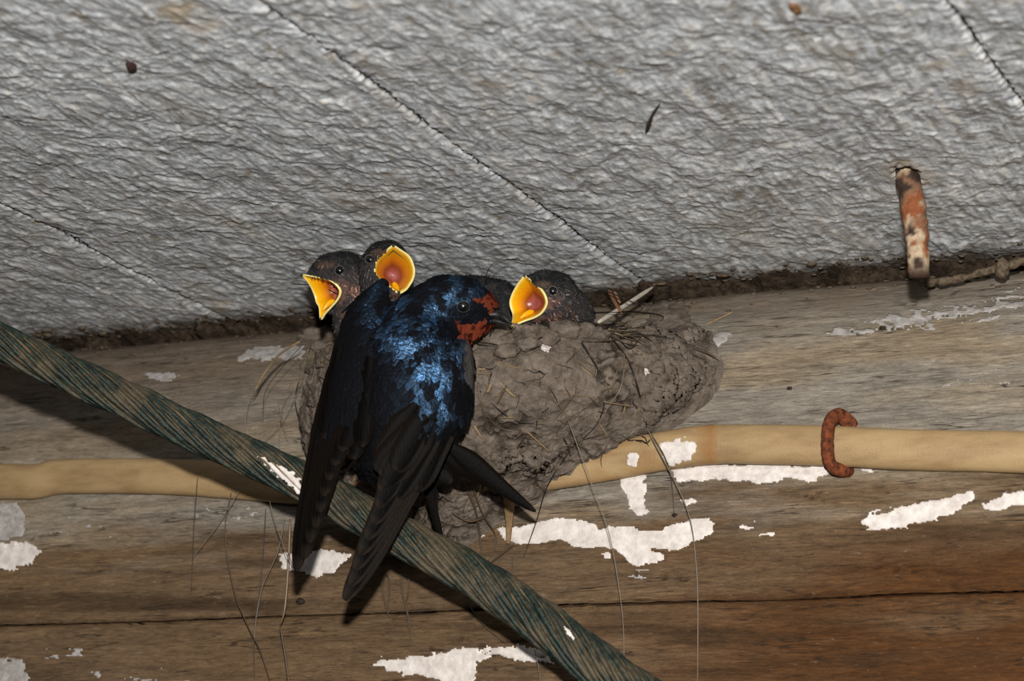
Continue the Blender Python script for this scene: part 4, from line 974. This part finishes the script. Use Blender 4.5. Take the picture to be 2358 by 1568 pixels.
# ------------------------------------------------------------------ iron spike and small things on the ceiling
tip = onZ(2088, 405, CZ)
P = spline([tip + np.array([-.25, .1, .6]), tip + np.array([0, 0, 0]), tip + np.array([.25, .0, -1.2]), tip + np.array([.42, 0, -2.6]), tip + np.array([.52, 0, -4.3])], 60)
v, f_ = tube(P, np.interp(np.linspace(0, 1, 60), [0, .15, .3, .8, 1], [.3, .48, .50, .45, .40]) * (1 + .12 * fbm(np.arange(60) * .15, np.zeros(60), 4, 3)), 20, .7)
v = v + nrm(v - P.repeat(20, 0)) * (.05 * fbm(v[:, 0] * 3, v[:, 1] * 3, v[:, 2] * 3, 3))[:, None]
n1 = fbm(v[:, 0] * .9, v[:, 1] * .9, v[:, 2] * .8 + 5, 3); n2 = fbm(v[:, 0] * 1.2, v[:, 1] * 1.2, v[:, 2] * .9 + 15, 3)
c = np.array(lin(120, 88, 66)[:3]) + 0 * v; k_ = lambda t, b: (lambda q: c + (np.array(lin(*b)[:3]) - c) * q[:, None])(t)
c = k_(sstep(.0, .25, n1), (176, 156, 130)); c = k_(sstep(.1, .3, n2), (130, 74, 44)); c = k_(sstep(-.15, -.35, n2), (50, 36, 30)); c = k_(sstep(-2.6, -3.4, v[:, 2]), (60, 42, 30))  # last mix: shade on the lower end put into the colour
tag(mk('spike', v, f_, MAT['spike'], origin=tip, attrs={'Col': c}), 'rusty whitewash-flecked iron spike hanging from the ceiling plank', 'spike')
def on_ceiling(name, label, cat, px, py, r, col, seed, am=.3):
    c = onZ(px, py, CZ - r[2] * .4); v, f_ = blob(c, np.array(r), seed, 3, am, 1.6)
    return tag(mk(name, v, f_, MAT['spike'], attrs={'Col': np.tile(np.array(lin(*col)[:3]), (len(v), 1))}), label, cat)
on_ceiling('nail_head', 'small dark brown nail head in the upper left ceiling plank', 'nail', 303, 152, (.13, .3, .16), (52, 32, 26), 1)
on_ceiling('dirt_lump', 'small orange-brown lump on the ceiling at the top edge', 'dirt', 1832, 20, (.16, .45, .12), (128, 92, 62), 2)
sp3 = spline([onZ(1487, 306, CZ - .02), onZ(1494, 285, CZ - .25), onZ(1505, 258, CZ - .2), onZ(1520, 238, CZ - .02)], 20)
v, f_ = tube(sp3, np.interp(np.linspace(0, 1, 20), [0, .4, 1], [.03, .08, .02]), 7)
tag(mk('splinter', v, f_, MAT['spike'], attrs={'Col': np.tile(np.array(lin(62, 50, 42)[:3]), (len(v), 1))}), 'thin dark splinter sticking out of the middle ceiling plank', 'splinter')
# crumbs of dirt and cobweb packed along the joint of ceiling and log
prof_z = lambda y: np.interp(-y, -PY[::-1][:5], PZ[::-1][:5])
mb = MB(); r2 = np.random.default_rng(33)
for k in range(420):
    x = r2.uniform(-27, 30); 
    if -7 < x < 7 and r2.random() < .6: continue
    s = r2.uniform(.03, .11) * (1 if r2.random() < .92 else 2.0)
    y = r2.uniform(-.8, 1.6); z = CZ - .08 - s * .3 if r2.random() < .6 else prof_z(y) + s * .2
    v, f_ = blob((x, y, z), np.array([1.6, 1, .6]) * s, k, 1, .5, 1.4); mb.add(v, f_)
tag(mb.build('dirt_crumbs', MAT['dirt'], origin=(0, -.5, -.3)), 'crumbly dirt packed along the joint between ceiling planks and log', 'dirt', kind='stuff')
cw = spline([onY(2380, 592, -2.2), onY(2320, 612, -2.4), onY(2260, 628, -2.2), onY(2190, 645, -2.0), onY(2120, 652, -1.8)], 50)
v, f_ = tube(cw, .16 + .10 * fbm(np.arange(50) * .2, np.zeros(50), 7, 3), 10); v += (.08 * fbm(v[:, 0] * 2, v[:, 1] * 2, v[:, 2] * 2, 3))[:, None]
mud_t = mk('mud_strip', v, f_, MAT['dirt']); tag(mud_t, 'strip of dusty mud hanging along the joint at the right edge', 'dirt')
v, f_ = blob(onY(2308, 618, -2.6), (.3, .3, .42), 5, 3, .4); mk('mud_drip', v, f_, MAT['dirt'], mud_t)

for k, (px, py, a, lb) in enumerate([(2033, 757, 11, 'tiny black dropping on the log below the bluish whitewash at right'), (1818, 895, 9, 'tiny dark speck of dirt on bare log above the beige cable'), (692, 1385, 16, 'small brown dirt clot on the log below the left wing tip'), (1553, 1186, 9, 'tiny dark knot at the end of a hanging hair below the cable')]):
    h = hit(px, py, LOGT); v, f_ = blob(h[0] + h[1] * .04, np.array([1.2, .6, .8]) * a / 52 * .6, k + 3, 2, .4)
    tag(mk('dirt_speck', v, f_, MAT['spike'], attrs={'Col': np.tile(np.array(lin(44, 34, 27)[:3]), (len(v), 1))}), lb, 'dirt', 'dirt specks on the log wall')
